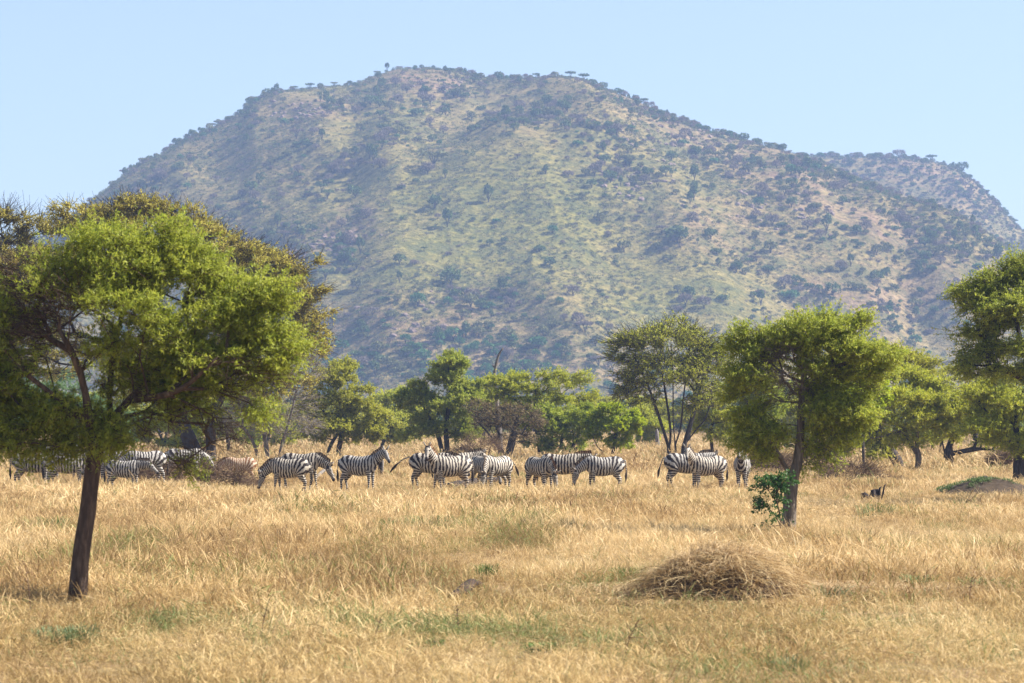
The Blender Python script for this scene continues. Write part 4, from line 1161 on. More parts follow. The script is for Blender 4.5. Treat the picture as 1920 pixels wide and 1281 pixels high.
def lay(name, x, d, protos, smin, smax, label, seed, green_gain=1.0, keep=None):
    rng = np.random.default_rng(seed)
    ok = np.ones(len(x), bool) if keep is None else keep
    mx, my = MOUND
    ok &= (((x - mx) / 1.1) ** 2 + ((d - my - .35) / 0.7) ** 2 > rng.uniform(.45, 1.0, len(x)))
    ok &= (((x - SOIL[0]) / 2.0) ** 2 + ((d - SOIL[1]) / 2.2) ** 2 > rng.uniform(0.5, 1.2, len(x)))
    ok &= (fbm(x * 1.3, d * .9, 47, 2) > .36) | (rng.uniform(0, 1, len(x)) < .3)
    x = x[ok]; d = d[ok]; n = len(x)
    tone = np.clip((fbm(x * 0.45, d * 0.16, 51, 4) - 0.5) * 3.2 + 0.42 + rng.normal(0, .2, n), 0, 1)
    g = np.clip((fbm(x * 0.45 + 9, d * 0.2, 61, 3) - 0.56) * 3.2, 0, .55) * green_gain
    g = np.where(rng.uniform(0, 1, n) < 0.035, 0.8, g)
    g = g + (0.05 + 0.85 * np.clip((fbm(x * .8, d * .35, 63, 3) - .5) * 4, 0, 1)) * np.exp(-((d - 29.8) / 3.2) ** 2) * (green_gain > .9)
    pal = fbm(x * 0.2 + 3, d * 0.09, 71, 3)
    s = rng.uniform(smin, smax, n) * (0.40 + 1.1 * pal)
    sf = np.exp(-(((x - SOIL[0]) / 2.6) ** 2) ** 2 - (((d - SOIL[1] + 4.5) / 5.5) ** 2) ** 2)
    s = s * (1 - .62 * sf)
    tx, td = P(150, 35.8), 35.8
    s = s * (1 - .6 * np.exp(-((x - tx) / .9) ** 2 - ((d - td + 1.2) / 1.5) ** 2))
    z = gz(x, d)
    tilt = rng.normal(0, 0.34, (n, 2))
    flat = np.clip((fbm(x * .55 + 20, d * .3, 87, 3) - .53) * 8, 0, 1)
    tilt = tilt * (1 + 1.6 * flat)[:, None]; s = s * (1 - .28 * flat)
    point_scatter(name, np.stack([x, d, z], -1), rng.normal(0, 1.1, n) + 3.14159 * (rng.uniform(0, 1, n) < .35), tilt, np.stack([s, s, s * rng.uniform(.8, 1.2, n)], -1), rng.integers(0, len(protos), n), protos, {'tone': tone, 'green': g}, label, 'grass')

r_ = np.random.default_rng(81)
x, d = field(r_, 21, 42, 40)
lay('short_grass', x, d, short_p, .8, 1.35, 'short dry grass with green patches in the foreground', 1, 1.0, r_.uniform(0, 1, len(x)) > tallness(x, d) * .6)
x, d = field(r_, 22, 62, 25)
t_ = tallness(x, d)
lay('tall_grass', x, d, near_p, .8, 1.25, 'tall bent straw-coloured grass in the foreground and around the nearest trees', 2, .7, r_.uniform(0, 1, len(x)) < np.maximum(t_, .012))
seed_p = [tuft('seed_stems', grng, 7, 0.46, 0.004, 0.10, b_, 2.8, lean=l_, segs=4) for b_, l_ in ((.3, .1), (.5, .35), (.7, .1), (.4, .6))]
x, d = field(r_, 25, 80, 3.2)
lay('seed_stems', x, d, seed_p, .7, 1.25, 'pale seed-headed stems standing above the rest of the grass', 6, .05, r_.uniform(0, 1, len(x)) < np.maximum(tallness(x, d), .12))
x, d = field(r_, 62, 112, 16)
lay('tall_grass', x, d, mid_p, .8, 1.2, 'tall straw-coloured grass the zebras stand in', 3, .45)
x, d = field(r_, 112, 330, 2.6, extra=6)
lay('tall_grass', x, d, far_p, .9, 1.35, 'tall tawny grass among the trees behind the zebras', 4, .3)

# ------------------------------------------------------------------ the straw mound, the earth mound and small things in the grass
def dome(name, rx, ry, h, seed, mat, parent, rough=0.06, n=36):
    a = np.linspace(-1.25, 1.25, n); X, Y = np.meshgrid(a, a)
    R = np.sqrt(X ** 2 + Y ** 2)
    Z = h * np.clip(1 - R ** 2, -0.25, 1) + (fbm(X * 3 + seed, Y * 3, seed, 4) - .5) * rough * 4 * np.clip(1.2 - R, 0, 1)
    V = np.stack([X * rx, Y * ry, Z - 0.03], -1).reshape(-1, 3)
    i = np.arange(n - 1)[:, None] * n + np.arange(n - 1)[None, :]
    F = np.stack([i, i + 1, i + n + 1, i + n], -1).reshape(-1, 4)
    return link(name, mesh_np(name, V, F, mat, True), parent), (lambda x, y: h * np.clip(1 - (x / rx) ** 2 - (y / ry) ** 2, -0.05, 1))

def strands(rng, o, az, L, rise, width, segs=5, droop=1.0):
    n = len(o); rows = []; hs = []
    dv = np.stack([np.cos(az), np.sin(az), 0 * az], -1)
    wv = unit(np.stack([-np.sin(az) + rng.normal(0, .3, n), np.cos(az) + rng.normal(0, .3, n), rng.normal(0, .5, n)], -1))
    width = np.asarray(width)
    for k in range(segs + 1):
        t = k / segs
        c = o + dv * (L * t)[:, None] * 0.9
        c[:, 2] += rise * (t - droop * t * t * 1.15)
        w = width * (1 - .7 * t)
        rows += [c - wv * w[:, None] * .5, c + wv * w[:, None] * .5]; hs += [t, t]
    V = np.stack(rows, 1); m = V.shape[1]; i = np.arange(n)[:, None] * m
    F = np.concatenate([i + np.array([[2 * k, 2 * k + 1, 2 * k + 3, 2 * k + 2]]) for k in range(segs)])
    return V.reshape(-1, 3), F, np.tile(hs, n), np.repeat(rng.uniform(0, 1, n), m)

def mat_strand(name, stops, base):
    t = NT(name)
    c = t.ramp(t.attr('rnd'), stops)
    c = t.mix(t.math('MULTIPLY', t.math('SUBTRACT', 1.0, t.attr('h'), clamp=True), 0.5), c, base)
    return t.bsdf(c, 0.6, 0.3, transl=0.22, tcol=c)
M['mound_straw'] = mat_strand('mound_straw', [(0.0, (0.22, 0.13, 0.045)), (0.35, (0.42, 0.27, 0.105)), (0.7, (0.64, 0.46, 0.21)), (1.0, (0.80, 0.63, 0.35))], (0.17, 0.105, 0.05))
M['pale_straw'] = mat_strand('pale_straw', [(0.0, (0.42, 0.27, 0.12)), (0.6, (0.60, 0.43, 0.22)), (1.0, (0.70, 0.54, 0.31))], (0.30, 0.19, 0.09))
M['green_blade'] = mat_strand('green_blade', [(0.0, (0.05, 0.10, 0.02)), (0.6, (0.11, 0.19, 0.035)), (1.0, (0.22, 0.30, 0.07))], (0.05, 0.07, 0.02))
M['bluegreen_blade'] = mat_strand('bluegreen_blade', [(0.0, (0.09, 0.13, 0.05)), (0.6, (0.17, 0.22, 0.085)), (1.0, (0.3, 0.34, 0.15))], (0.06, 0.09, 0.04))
M['dark_soil'] = mat_plain('dark_soil', (0.045, 0.028, 0.018), (0.12, 0.075, 0.05), 6, .95, 1.0, .05)
M['red_soil'] = mat_plain('red_soil', (0.03, 0.022, 0.015), (0.10, 0.068, 0.042), 3.5, .95, 1.0, .06)
M['char'] = mat_plain('charred_wood', (0.012, 0.010, 0.010), (0.06, 0.045, 0.04), 9, .9, .9, .03)
M['dead_wood'] = mat_bark('dead_wood', (0.12, 0.10, 0.09), (0.33, 0.29, 0.26), 7)
M['root_wood'] = mat_bark('root_wood', (0.05, 0.034, 0.026), (0.13, 0.09, 0.065), 6)

rm = np.random.default_rng(91)
mz = float(gz(*MOUND))
mound = empty('grass_mound', (MOUND[0], MOUND[1], mz), 'big brown mound of drooping dry grass in the right foreground', 'mound')
_, hf = dome('earth_core', 1.10, .8, .58, 3, M['dark_soil'], mound)
n = 5200
rr = np.sqrt(rm.uniform(0, 1, n)) * 1.08; th = rm.uniform(0, 2 * np.pi, n)
ox = rr * np.cos(th) * 1.2; oy = rr * np.sin(th) * .85
oz = hf(ox, oy) + .0
az = np.arctan2(oy * 1.3 - .25, ox) * .55 + np.where(ox < .1, np.pi * 1.05, -.2) * .45 + rm.normal(0, .45, n)
az = np.where(rm.uniform(0, 1, n) < .30, rm.uniform(2.6, 3.9, n), az) + rm.normal(0, .45, n)
V, F, H, R = strands(rm, np.stack([ox, oy, oz], -1), az, rm.uniform(.18, .62, n), rm.uniform(.05, .34, n), rm.uniform(.005, .012, n)[:, None][:, 0], 5, 1.15)
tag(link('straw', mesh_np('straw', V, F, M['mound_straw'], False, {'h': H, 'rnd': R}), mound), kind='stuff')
n = 6000
ox = rm.normal(.75, 1.15, n); oy = rm.uniform(.0, 1.15, n); oz = np.maximum(hf(ox, oy), 0)
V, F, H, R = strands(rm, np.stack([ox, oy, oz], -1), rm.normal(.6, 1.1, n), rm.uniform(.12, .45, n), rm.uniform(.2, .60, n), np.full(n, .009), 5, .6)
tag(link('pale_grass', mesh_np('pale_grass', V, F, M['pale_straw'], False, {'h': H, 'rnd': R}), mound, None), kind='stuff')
n = 2600
cc = np.stack([rm.normal(.1, .75, 60), rm.uniform(-.55, .8, 60)], -1); ci = rm.integers(0, 60, n)
ox = cc[ci, 0] + rm.normal(0, .06, n); oy = cc[ci, 1] + rm.normal(0, .06, n); oz = np.maximum(hf(ox / 1.05, oy / 1.05), 0)
V, F, H, R = strands(rm, np.stack([ox, oy, oz], -1), rm.uniform(0, 6.28, n), rm.uniform(.08, .35, n), rm.uniform(.12, .38, n), np.full(n, .007), 5, .8)
tag(link('tussocks', mesh_np('tussocks', V, F, M['pale_straw'], False, {'h': H, 'rnd': R}), mound), kind='stuff')
n = 3600
th = rm.uniform(np.pi * .9, 2.1 * np.pi, n); rr = rm.uniform(.7, 1.35, n); ox = np.cos(th) * rr * 1.1; oy = np.sin(th) * rr * .8
V, F, H, R = strands(rm, np.stack([ox, oy, 0 * ox], -1), rm.uniform(-.6, 3.6, n), rm.uniform(.15, .5, n), rm.uniform(.10, .32, n), np.full(n, .009), 5, .9)
tag(link('fringe', mesh_np('fringe', V, F, M['pale_straw'], False, {'h': H, 'rnd': R}), mound), kind='stuff')

sz = float(gz(*SOIL))
soil = empty('earth_mound', (SOIL[0], SOIL[1], sz), 'low dark reddish earth mound with green tufts at the right edge', 'mound')
_, hf2 = dome('earth', 1.75, 1.7, .48, 7, M['red_soil'], soil, .09, 48)
n = 1500
cl = rm.normal(0, 1, (60, 2)) * [.8, .65]
c_ = cl[rm.integers(0, 26, n)] + rm.normal(0, .10, (n, 2))
V, F, H, R = strands(rm, np.stack([c_[:, 0], c_[:, 1], np.maximum(hf2(c_[:, 0], c_[:, 1]), 0)], -1), rm.uniform(0, 6.28, n), rm.uniform(.03, .12, n), rm.uniform(.05, .2, n), np.full(n, .02), 3, .6)
tag(link('green_tufts', mesh_np('green_tufts', V, F, M['green_blade'], False, {'h': H, 'rnd': R}), soil), kind='stuff')

def spot(px, py):
    d = dist_of(py); x = P(px, d)
    return x, d, float(gz(x, d))
def plant(px, py, w, h, n, mat, label, name='green_plant', cat='plant', width=.012):
    rng = np.random.default_rng(int(px * 7 + py)); x, d, z = spot(px, py)
    root = empty(name, (x, d, z), label, cat)
    o = np.stack([rng.normal(0, w * .35, n), rng.normal(0, w * .35, n), np.zeros(n)], -1)
    az = np.arctan2(o[:, 1], o[:, 0]) + rng.normal(0, .8, n)
    V, F, H, R = strands(rng, o, az, rng.uniform(.3, 1, n) * w * .6, rng.uniform(.5, 1.1, n) * h * 2.1, np.full(n, width), 4, .5)
    link('leaves', mesh_np('leaves', V, F, M[mat], False, {'h': H, 'rnd': R}), root)
    return root
plant(98, 1208, .26, .20, 260, 'bluegreen_blade', 'bluish green feathery plant in the left foreground, left one of a pair', width=.011)
plant(150, 1212, .30, .24, 320, 'bluegreen_blade', 'green feathery plant in the left foreground, right one of a pair', width=.011)
plant(1022, 1228, .20, .10, 200, 'green_blade', 'small bright green leafy plant at the bottom centre', width=.016)
plant(650, 1206, .16, .10, 120, 'green_blade', 'small green tuft in the foreground left of centre', width=.012)
plant(810, 1214, .18, .08, 120, 'green_blade', 'flat green tuft in the foreground between two others', width=.012)
plant(212, 1075, .25, .22, 160, 'green_blade', 'yellow-green tuft right of the nearest trunk foot')
plant(912, 1090, .22, .24, 160, 'green_blade', 'upright green tuft just above the brown root in the grass')
plant(800, 1000, .55, .35, 240, 'green_blade', 'wide olive green tuft in the middle of the plain')
plant(725, 1000, .35, .3, 160, 'green_blade', 'olive tuft left of the wide tuft in mid plain')
plant(1062, 1004, .25, .35, 130, 'green_blade', 'thin olive tuft right of centre in mid plain')
plant(95, 1000, .6, .38, 260, 'green_blade', 'dark olive tuft left of the nearest trunk')
plant(1715, 1108, .35, .22, 200, 'green_blade', 'green tuft in the grass right of the straw mound')
plant(1840, 1112, .4, .2, 200, 'green_blade', 'bright green tuft near the right edge of the foreground')
plant(1485, 1262, .22, .14, 60, 'bluegreen_blade', 'small curled green weed at the bottom right')
plant(1170, 1092, .3, .2, 160, 'green_blade', 'green tuft left of the straw mound')
plant(1545, 1130, .5, .26, 130, 'bluegreen_blade', 'grey-green weedy clump beside the right flank of the straw mound')
plant(945, 958, .5, .3, 200, 'green_blade', 'faint green tuft in the grass below the grazing zebras')
plant(1640, 975, .5, .35, 200, 'green_blade', 'olive tuft right of the front right trunk')

def log(name, pts, rad, mat, label, cat, wob=.15):
    """pts in pixels at ground level with height: (px, py of ground, height)"""
    W = []
    for px, py, hh in pts:
        x, d, z = spot(px, py); W.append((x, d, z + hh))
    W = np.array(W); o = W[0].copy()
    V, F = tube(spline(W - o, max(6, len(W) * 4)), list(np.interp(np.linspace(0, 1, max(6, len(W) * 4)), np.linspace(0, 1, len(rad)), rad)), 9, wob, np.random.default_rng(len(label)))
    ob = link(name, mesh_np(name, V, F, M[mat], True), None, o)
    return tag(ob, label, cat)
log('root', [(845, 1128, .03), (868, 1122, .10), (885, 1117, .14), (900, 1112, .10)], [.05, .075, .06, .04], 'root_wood', 'short thick brown dead root lying in the foreground grass, centre', 'dead wood')
log('fallen_branch', [(398, 1140, .03), (430, 1132, .10), (460, 1130, .10), (500, 1138, .04), (530, 1142, .02)], [.018, .016, .013, .01, .006], 'root_wood', 'thin curved fallen branch lying in the left foreground', 'branch')
log('fallen_log', [(832, 924, .12), (862, 922, .16), (900, 918, .22), (930, 917, .26)], [.12, .15, .13, .08], 'char', 'dark fallen log in the grass under the central zebras', 'log')
log('dead_branch', [(585, 912, .10), (600, 910, .30), (612, 909, .42), (632, 910, .20)], [.05, .06, .05, .02], 'bark_grey', 'bent dead branch in the grass below the right-grazing zebra', 'branch')
st = empty('broken_post', (spot(713, 908)), 'weathered grey split tree stump standing upright beside the lone zebra', 'stump')
V, F = tube([(0, 0, -.1), (.0, 0, .25), (.01, 0, .6), (.0, 0, .86), (-.02, 0, 1.0)], [.11, .085, .08, .085, .02], 10, .22, np.random.default_rng(4)); link('stump', mesh_np('stump', V, F, M['char'], True), st)
V, F = tube([(.075, -.05, -.1), (.075, -.06, .3), (.085, -.05, .7), (.06, -.04, 1.02), (.03, -.03, 1.08)], [.05, .045, .045, .03, .01], 8, .2, np.random.default_rng(5)); link('pale_splinter', mesh_np('pale_splinter', V, F, M['bark_grey'], True), st)
st2 = empty('tree_stump', (P(1233, 190), 190, float(gz(P(1233, 190), 190))), 'grey dead stump standing left of the vase-shaped tree', 'stump')
V, F = tube([(0, 0, -.1), (.02, 0, .4), (-.03, 0, .9), (-.05, 0, 1.35), (-.04, 0, 1.5)], [.2, .15, .14, .12, .03], 8, .2, np.random.default_rng(6)); link('stump', mesh_np('stump', V, F, M['bark_grey'], True), st2)
ch = empty('charred_stump', (spot(1640, 942)), 'blackened broken stump with splintered prongs, right of the front right acacia', 'stump')
for k, (a, b, c, r0_) in enumerate([(-.25, .1, .22, .15), (-.05, -.05, .30, .11), (.12, .05, .36, .05), (.22, 0, .42, .035), (.05, .1, .3, .12)]):
    V, F = tube([(a * .6, b, -.08), (a, b, c * .5), (a * 1.15, b * 1.2, c), (a * 1.2 + .04, b, c * 1.12)], [r0_, r0_ * .9, r0_ * .55, .01], 8, .3, np.random.default_rng(20 + k))
    link('prong', mesh_np('prong', V, F, M['char'], True), ch)
for px, py, w, hh, lab in [(600, 1140, .34, .07, 'dark clod of bare soil in the left foreground'), (228, 1056, .12, .04, 'small dark soil hole right of the nearest trunk'), (700, 1136, .22, .05, 'dark soil patch with green weeds between the clod and the root')]:
    x, d, z = spot(px, py)
    o, _ = dome('soil_clod', w, w * .8, hh + .05, int(px), M['dark_soil'], None, .10, 22); o.location = (x, d, z)
    tag(o, lab, 'soil')
# bare stalks standing near the camera
for k, (px, py, hpx, lean, lab) in enumerate([(60, 1160, 110, -.1, 'thin bare grey stalk standing at the left edge of the foreground'), (490, 1200, 90, .2, 'leaning bare weed stalk in the left foreground'), (1170, 1235, 75, .35, 'bare forked stalk at bottom right of centre'),
        (860, 1190, 60, -.05, 'short thin stalk in the middle foreground'), (1815, 1140, 80, .1, 'pale tall grass stalk at the right'), (700, 1215, 60, .25, 'curved dead weed stalk beside a green tuft')]):
    rng = np.random.default_rng(300 + k); x, d, z = spot(px, py); s = d / FPX
    root = empty('dry_stalk', (x, d, z), lab, 'stalk')
    tipsn = 16
    H = hpx * s
    T = np.stack([rng.normal(lean * H, .12 * H, tipsn), rng.normal(0, .12 * H, tipsn), rng.uniform(.45, 1.0, tipsn) * H], -1)
    A, par, r, ti, ns = grow(rng, [{'pts': spline([(0, 0, -.03), (lean * H * .3, 0, H * .4), (lean * H, 0, H * .9)], 8), 'low': .2}], T, .0016, step=.08)
    idx = np.arange(len(A)); idx = idx[par >= 0]
    V, F = prisms(A[par[idx]], A[idx], np.minimum(r[par[idx]], .006), np.minimum(r[idx], .005), 4)
    link('stems', mesh_np('stems', V, F, M['twig_red'], False), root)
# ------------------------------------------------------------------ the dead snag among the middle trees
sx = P(934, 158)
sn = empty('dead_snag', (sx, 158, float(gz(sx, 158))), 'tall bare grey dead snag rising above the middle trees', 'dead tree')
def S3(px, py, dy=0.0):
    s = 158 / FPX
    return ((px - 960) * s - sx, dy, CAM_H + (HOR - py) * s)
V, F = tube(spline([S3(940, 866), S3(936, 800), S3(930, 740), S3(927, 705), S3(931, 680), S3(937, 662), S3(944, 652)], 22), list(np.linspace(.16, .03, 22)), 8, .15, np.random.default_rng(2))
link('trunk', mesh_np('trunk', V, F, M['bark_grey'], True), sn)
for pts, r in (([S3(928, 690), S3(923, 684)], .05), ([S3(931, 745), S3(955, 722), S3(962, 700), S3(966, 688)], .07), ([S3(960, 708), S3(972, 695)], .04), ([S3(931, 715), S3(926, 706)], .04)):
    V, F = tube(spline(pts, 8), list(np.linspace(r, r * .3, 8)), 7, .15, np.random.default_rng(3)); link('branch', mesh_np('branch', V, F, M['bark_dark'] if r > .06 else M['bark_grey'], True), sn)

# ------------------------------------------------------------------ trees and bushes of the hills
def mat_hleaf(name, dark, light):
    t = NT(name)
    c = t.mix(t.attr('rnd'), dark, light)
    oi = t.new('ObjectInfo').outputs['Random']
    c = t.mix(t.math('MULTIPLY', oi, .45), c, tuple(v * .55 for v in light))
    return t.bsdf(c, 0.7, 0.1, transl=.2, tcol=c)
HM = {
 'green': mat_hleaf('hill_foliage_green', (0.05, 0.085, 0.022), (0.15, 0.20, 0.055)),
 'olive': mat_hleaf('hill_foliage_olive', (0.10, 0.105, 0.03), (0.23, 0.225, 0.075)),
 'grey': mat_hleaf('hill_twigs_grey', (0.12, 0.09, 0.07), (0.27, 0.21, 0.17)),
 'bright': mat_hleaf('hill_foliage_bright', (0.045, 0.12, 0.035), (0.10, 0.21, 0.06)),
 'shrub': mat_hleaf('hill_shrub', (0.08, 0.095, 0.025), (0.22, 0.22, 0.07)),
}
def hill_plant(rng, kind, shape, n):
    """a small tree for the far hillside, about 1 unit across, one mesh with crown and trunk"""
    if shape == 'round': bl = [(0, 0, .42, .48, .48, .36), (.2, .1, .55, .25, .25, .2), (-.22, -.05, .5, .25, .25, .2)]
    elif shape == 'umbrella': bl = [(0, 0, .62, .55, .55, .10), (.25, 0, .56, .3, .3, .08), (-.28, .1, .58, .28, .28, .08)]
    elif shape == 'tall': bl = [(0, 0, .75, .32, .32, .38), (.1, 0, 1.0, .2, .2, .2)]
    else: bl = [(0, 0, .22, .5, .5, .24), (.25, .1, .2, .3, .3, .2), (-.2, -.2, .25, .3, .3, .2)]
    w = np.array([b[3] * b[5] for b in bl]); w = w / w.sum()
    pts = np.concatenate([ell_points(rng, b, max(4, int(n * q)), .45) for b, q in zip(bl, w)])
    nn = len(pts)
    sz = .13 if kind != 'grey' else .17
    dr = unit(rng.normal(0, 1, (nn, 3)) + (0 if kind != 'grey' else 1) * (pts - np.array([0, 0, .1])) * 2.0)
    sd = unit(np.cross(dr, rng.normal(0, 1, (nn, 3))))
    l = sz * rng.uniform(.6, 1.4, (nn, 1)); ww = l * (.42 if kind != 'grey' else .13)
    V = np.stack([pts - sd * ww - dr * l * .5, pts + sd * ww - dr * l * .5, pts + dr * l * .6], 1).reshape(-1, 3)
    R = np.repeat(rng.uniform(0, 1, nn), 3)
    F1 = np.arange(len(V)).reshape(-1, 3)
    topz = bl[0][2]
    A = np.array([(0, 0, -.15), (0, 0, .12), (0, 0, .12), (0, 0, .12), (0, .0, .12)]); B = np.array([(0, 0, .12), (.22, .05, topz), (-.24, -.05, topz), (.02, .2, topz), (.05, -.2, topz)])
    V2, F2 = prisms(A, B, np.array([.05, .03, .03, .025, .025]), np.array([.04, .012, .012, .012, .012]), 4)
    F2 = F2 + len(V)
    VV = np.concatenate([V, V2]); RR = np.concatenate([R, np.full(len(V2), .3)])
    return mesh_np('hill_plant', VV, [F1, F2], [HM[kind], M['bark_dark']], False, {'rnd': RR}, np.concatenate([np.zeros(len(F1)), np.ones(len(F2))]))

hr = np.random.default_rng(55)
KINDS = [('green', 'round'), ('green', 'tall'), ('olive', 'round'), ('olive', 'umbrella'), ('grey', 'round'), ('grey', 'umbrella'), ('bright', 'round'), ('green', 'bush'), ('olive', 'bush'), ('bright', 'bush'), ('grey', 'bush'), ('green', 'umbrella')]
PROTO = {}
for kd in KINDS:
    PROTO[kd] = [hill_plant(hr, kd[0], kd[1], 230 if kd[0] != 'grey' else 330) for _ in range(3)]
SMALL = [hill_plant(hr, k_, 'bush', 46) for k_ in ('shrub', 'shrub', 'olive', 'green', 'shrub', 'grey')]

def candidates(n, which, seed):
    """places on a hill spread evenly over the picture, with their pixel positions"""
    rng = np.random.default_rng(seed)
    if which == 1:
        u = rng.uniform(-120, 2040, n); d = rng.uniform(835, 1400, n)
    else:
        u = rng.uniform(1380, 2040, n); d = rng.uniform(1445, 1740, n)
    x = (u - 960) / FPX * d
    z = hillz(x, d, which)
    v = HOR - (z - CAM_H) / d * FPX
    return u, d, x, z, v, rng

# the countless shrubs and the smaller bushes
U_, D_, X_, Z_, V_, q = candidates(85000, 1, 1)
a2 = candidates(14000, 2, 2)
U_ = np.concatenate([U_, a2[0]]); D_ = np.concatenate([D_, a2[1]]); X_ = np.concatenate([X_, a2[2]]); Z_ = np.concatenate([Z_, a2[3]]); V_ = np.concatenate([V_, a2[4]])
patch = fbm(X_ * .03, D_ * .02, 77, 3)
keep = (q.uniform(0, 1, len(U_)) < (0.52 + 1.8 * (patch - .5) + .25 * veg_map(U_, V_) - .30 * bare_map(U_, V_))) & (Z_ > -.2)
X1, D1, Z1 = X_[keep], D_[keep], Z_[keep]; n = len(X1)
s = (.8 + 1.8 * q.uniform(0, 1, n) ** 1.6) * (1 + .2 * (D1 > 1420))
point_scatter('hillside_shrubs', np.stack([X1, D1, Z1], -1), q.uniform(0, 6.28, n), np.zeros((n, 2)), np.stack([s, s, s * q.uniform(.7, 1.2, n)], -1), q.integers(0, 6, n), SMALL, {}, 'countless small shrubs dotting both hillsides', 'shrubs')

U_, D_, X_, Z_, V_, q = candidates(30000, 1, 3)
a2 = candidates(13000, 2, 4)
U_ = np.concatenate([U_, a2[0]]); D_ = np.concatenate([D_, a2[1]]); X_ = np.concatenate([X_, a2[2]]); Z_ = np.concatenate([Z_, a2[3]]); V_ = np.concatenate([V_, a2[4]])
vm = veg_map(U_, V_)
cl = fbm(X_ * .035, D_ * .025, 99, 3)
pr = .05 + .12 * (D_ > 1420) + .75 * vm ** 1.3 * np.clip((cl - .30) * 3, .1, 1.4) + .05 * bare_map(U_, V_)
keep = (q.uniform(0, 1, len(U_)) < pr) & (Z_ > -.2)
X2, D2, Z2, U2, V2 = X_[keep], D_[keep], Z_[keep], U_[keep], V_[keep]; n = len(X2)
size = (1.9 + 4.3 * q.uniform(0, 1, n) ** 2.4) * np.where(V2 - prof(U2, SKY1) < 25, .72, 1.0)
flat = [me for kd in KINDS for me in PROTO[kd]]
kw = np.array([5, 2, 5, .7, 7, .8, 1.0, 5, 5, .8, 5, .7]); kw = kw / kw.sum()
kk = q.choice(len(KINDS), n, p=kw)
kk = np.where((V2 > 640) & (q.uniform(0, 1, n) < .25), 6, kk)
var = q.integers(0, 3, n)
size = np.where(np.array([KINDS[k][1] == 'bush' for k in kk]), size * .8, size)
# the ones that show largest are objects of their own, the rest is one mass
big = np.argsort(-(size / D2) * (1 - .9 * ((U2 < 0) | (U2 > 1920))))[:235]
rest = np.ones(n, bool); rest[big] = False
point_scatter('hillside_trees', np.stack([X2, D2, Z2], -1)[rest], q.uniform(0, 6.28, rest.sum()), np.zeros((rest.sum(), 2)), np.repeat(size[rest][:, None], 3, 1), (kk * 3 + var)[rest], flat, {}, 'smaller trees and bushes covering the hillsides', 'trees')

WORD = {'green': 'dark green', 'olive': 'olive green', 'grey': 'leafless grey', 'bright': 'fresh green'}
SHP = {'round': ('round-crowned tree', 'tree'), 'umbrella': ('flat umbrella-shaped tree', 'tree'), 'tall': ('tall narrow tree', 'tree'), 'bush': ('wide low bush', 'bush')}
def region(u, v, d):
    if d > 1420:
        return 'on the farther hill'
    sky = float(prof(u, SKY1))
    col = 'far left' if u < 420 else 'left' if u < 720 else 'left of centre' if u < 960 else 'centre' if u < 1200 else 'right of centre' if u < 1450 else 'right' if u < 1700 else 'far right'
    if v - sky < 14: return 'on the hill skyline, %s' % col
    if v < 330: return 'high on the hill, %s' % col
    if v < 530: return 'half way up the hill, %s' % col
    return 'low on the hill, %s' % col
def put_hill(x, d, z, s, kd, var, label=None, rz=0.0, name='hillside_tree', sz=1.0):
    shp, cat = SHP[kd[1]]
    o = bpy.data.objects.new('hillside_bush' if cat == 'bush' else name, PROTO[kd][var])
    C.objects.link(o)
    o.location = (x, d, z); o.scale = (s, s, s * sz); o.rotation_euler = (0, 0, rz)
    return tag(o, label, cat, 'trees and bushes on the hills')
pend = []
for i in big:
    o = put_hill(X2[i], D2[i], Z2[i], size[i], KINDS[kk[i]], var[i], None, q.uniform(0, 6.28))
    pend.append((o, KINDS[kk[i]], U2[i], V2[i], D2[i]))
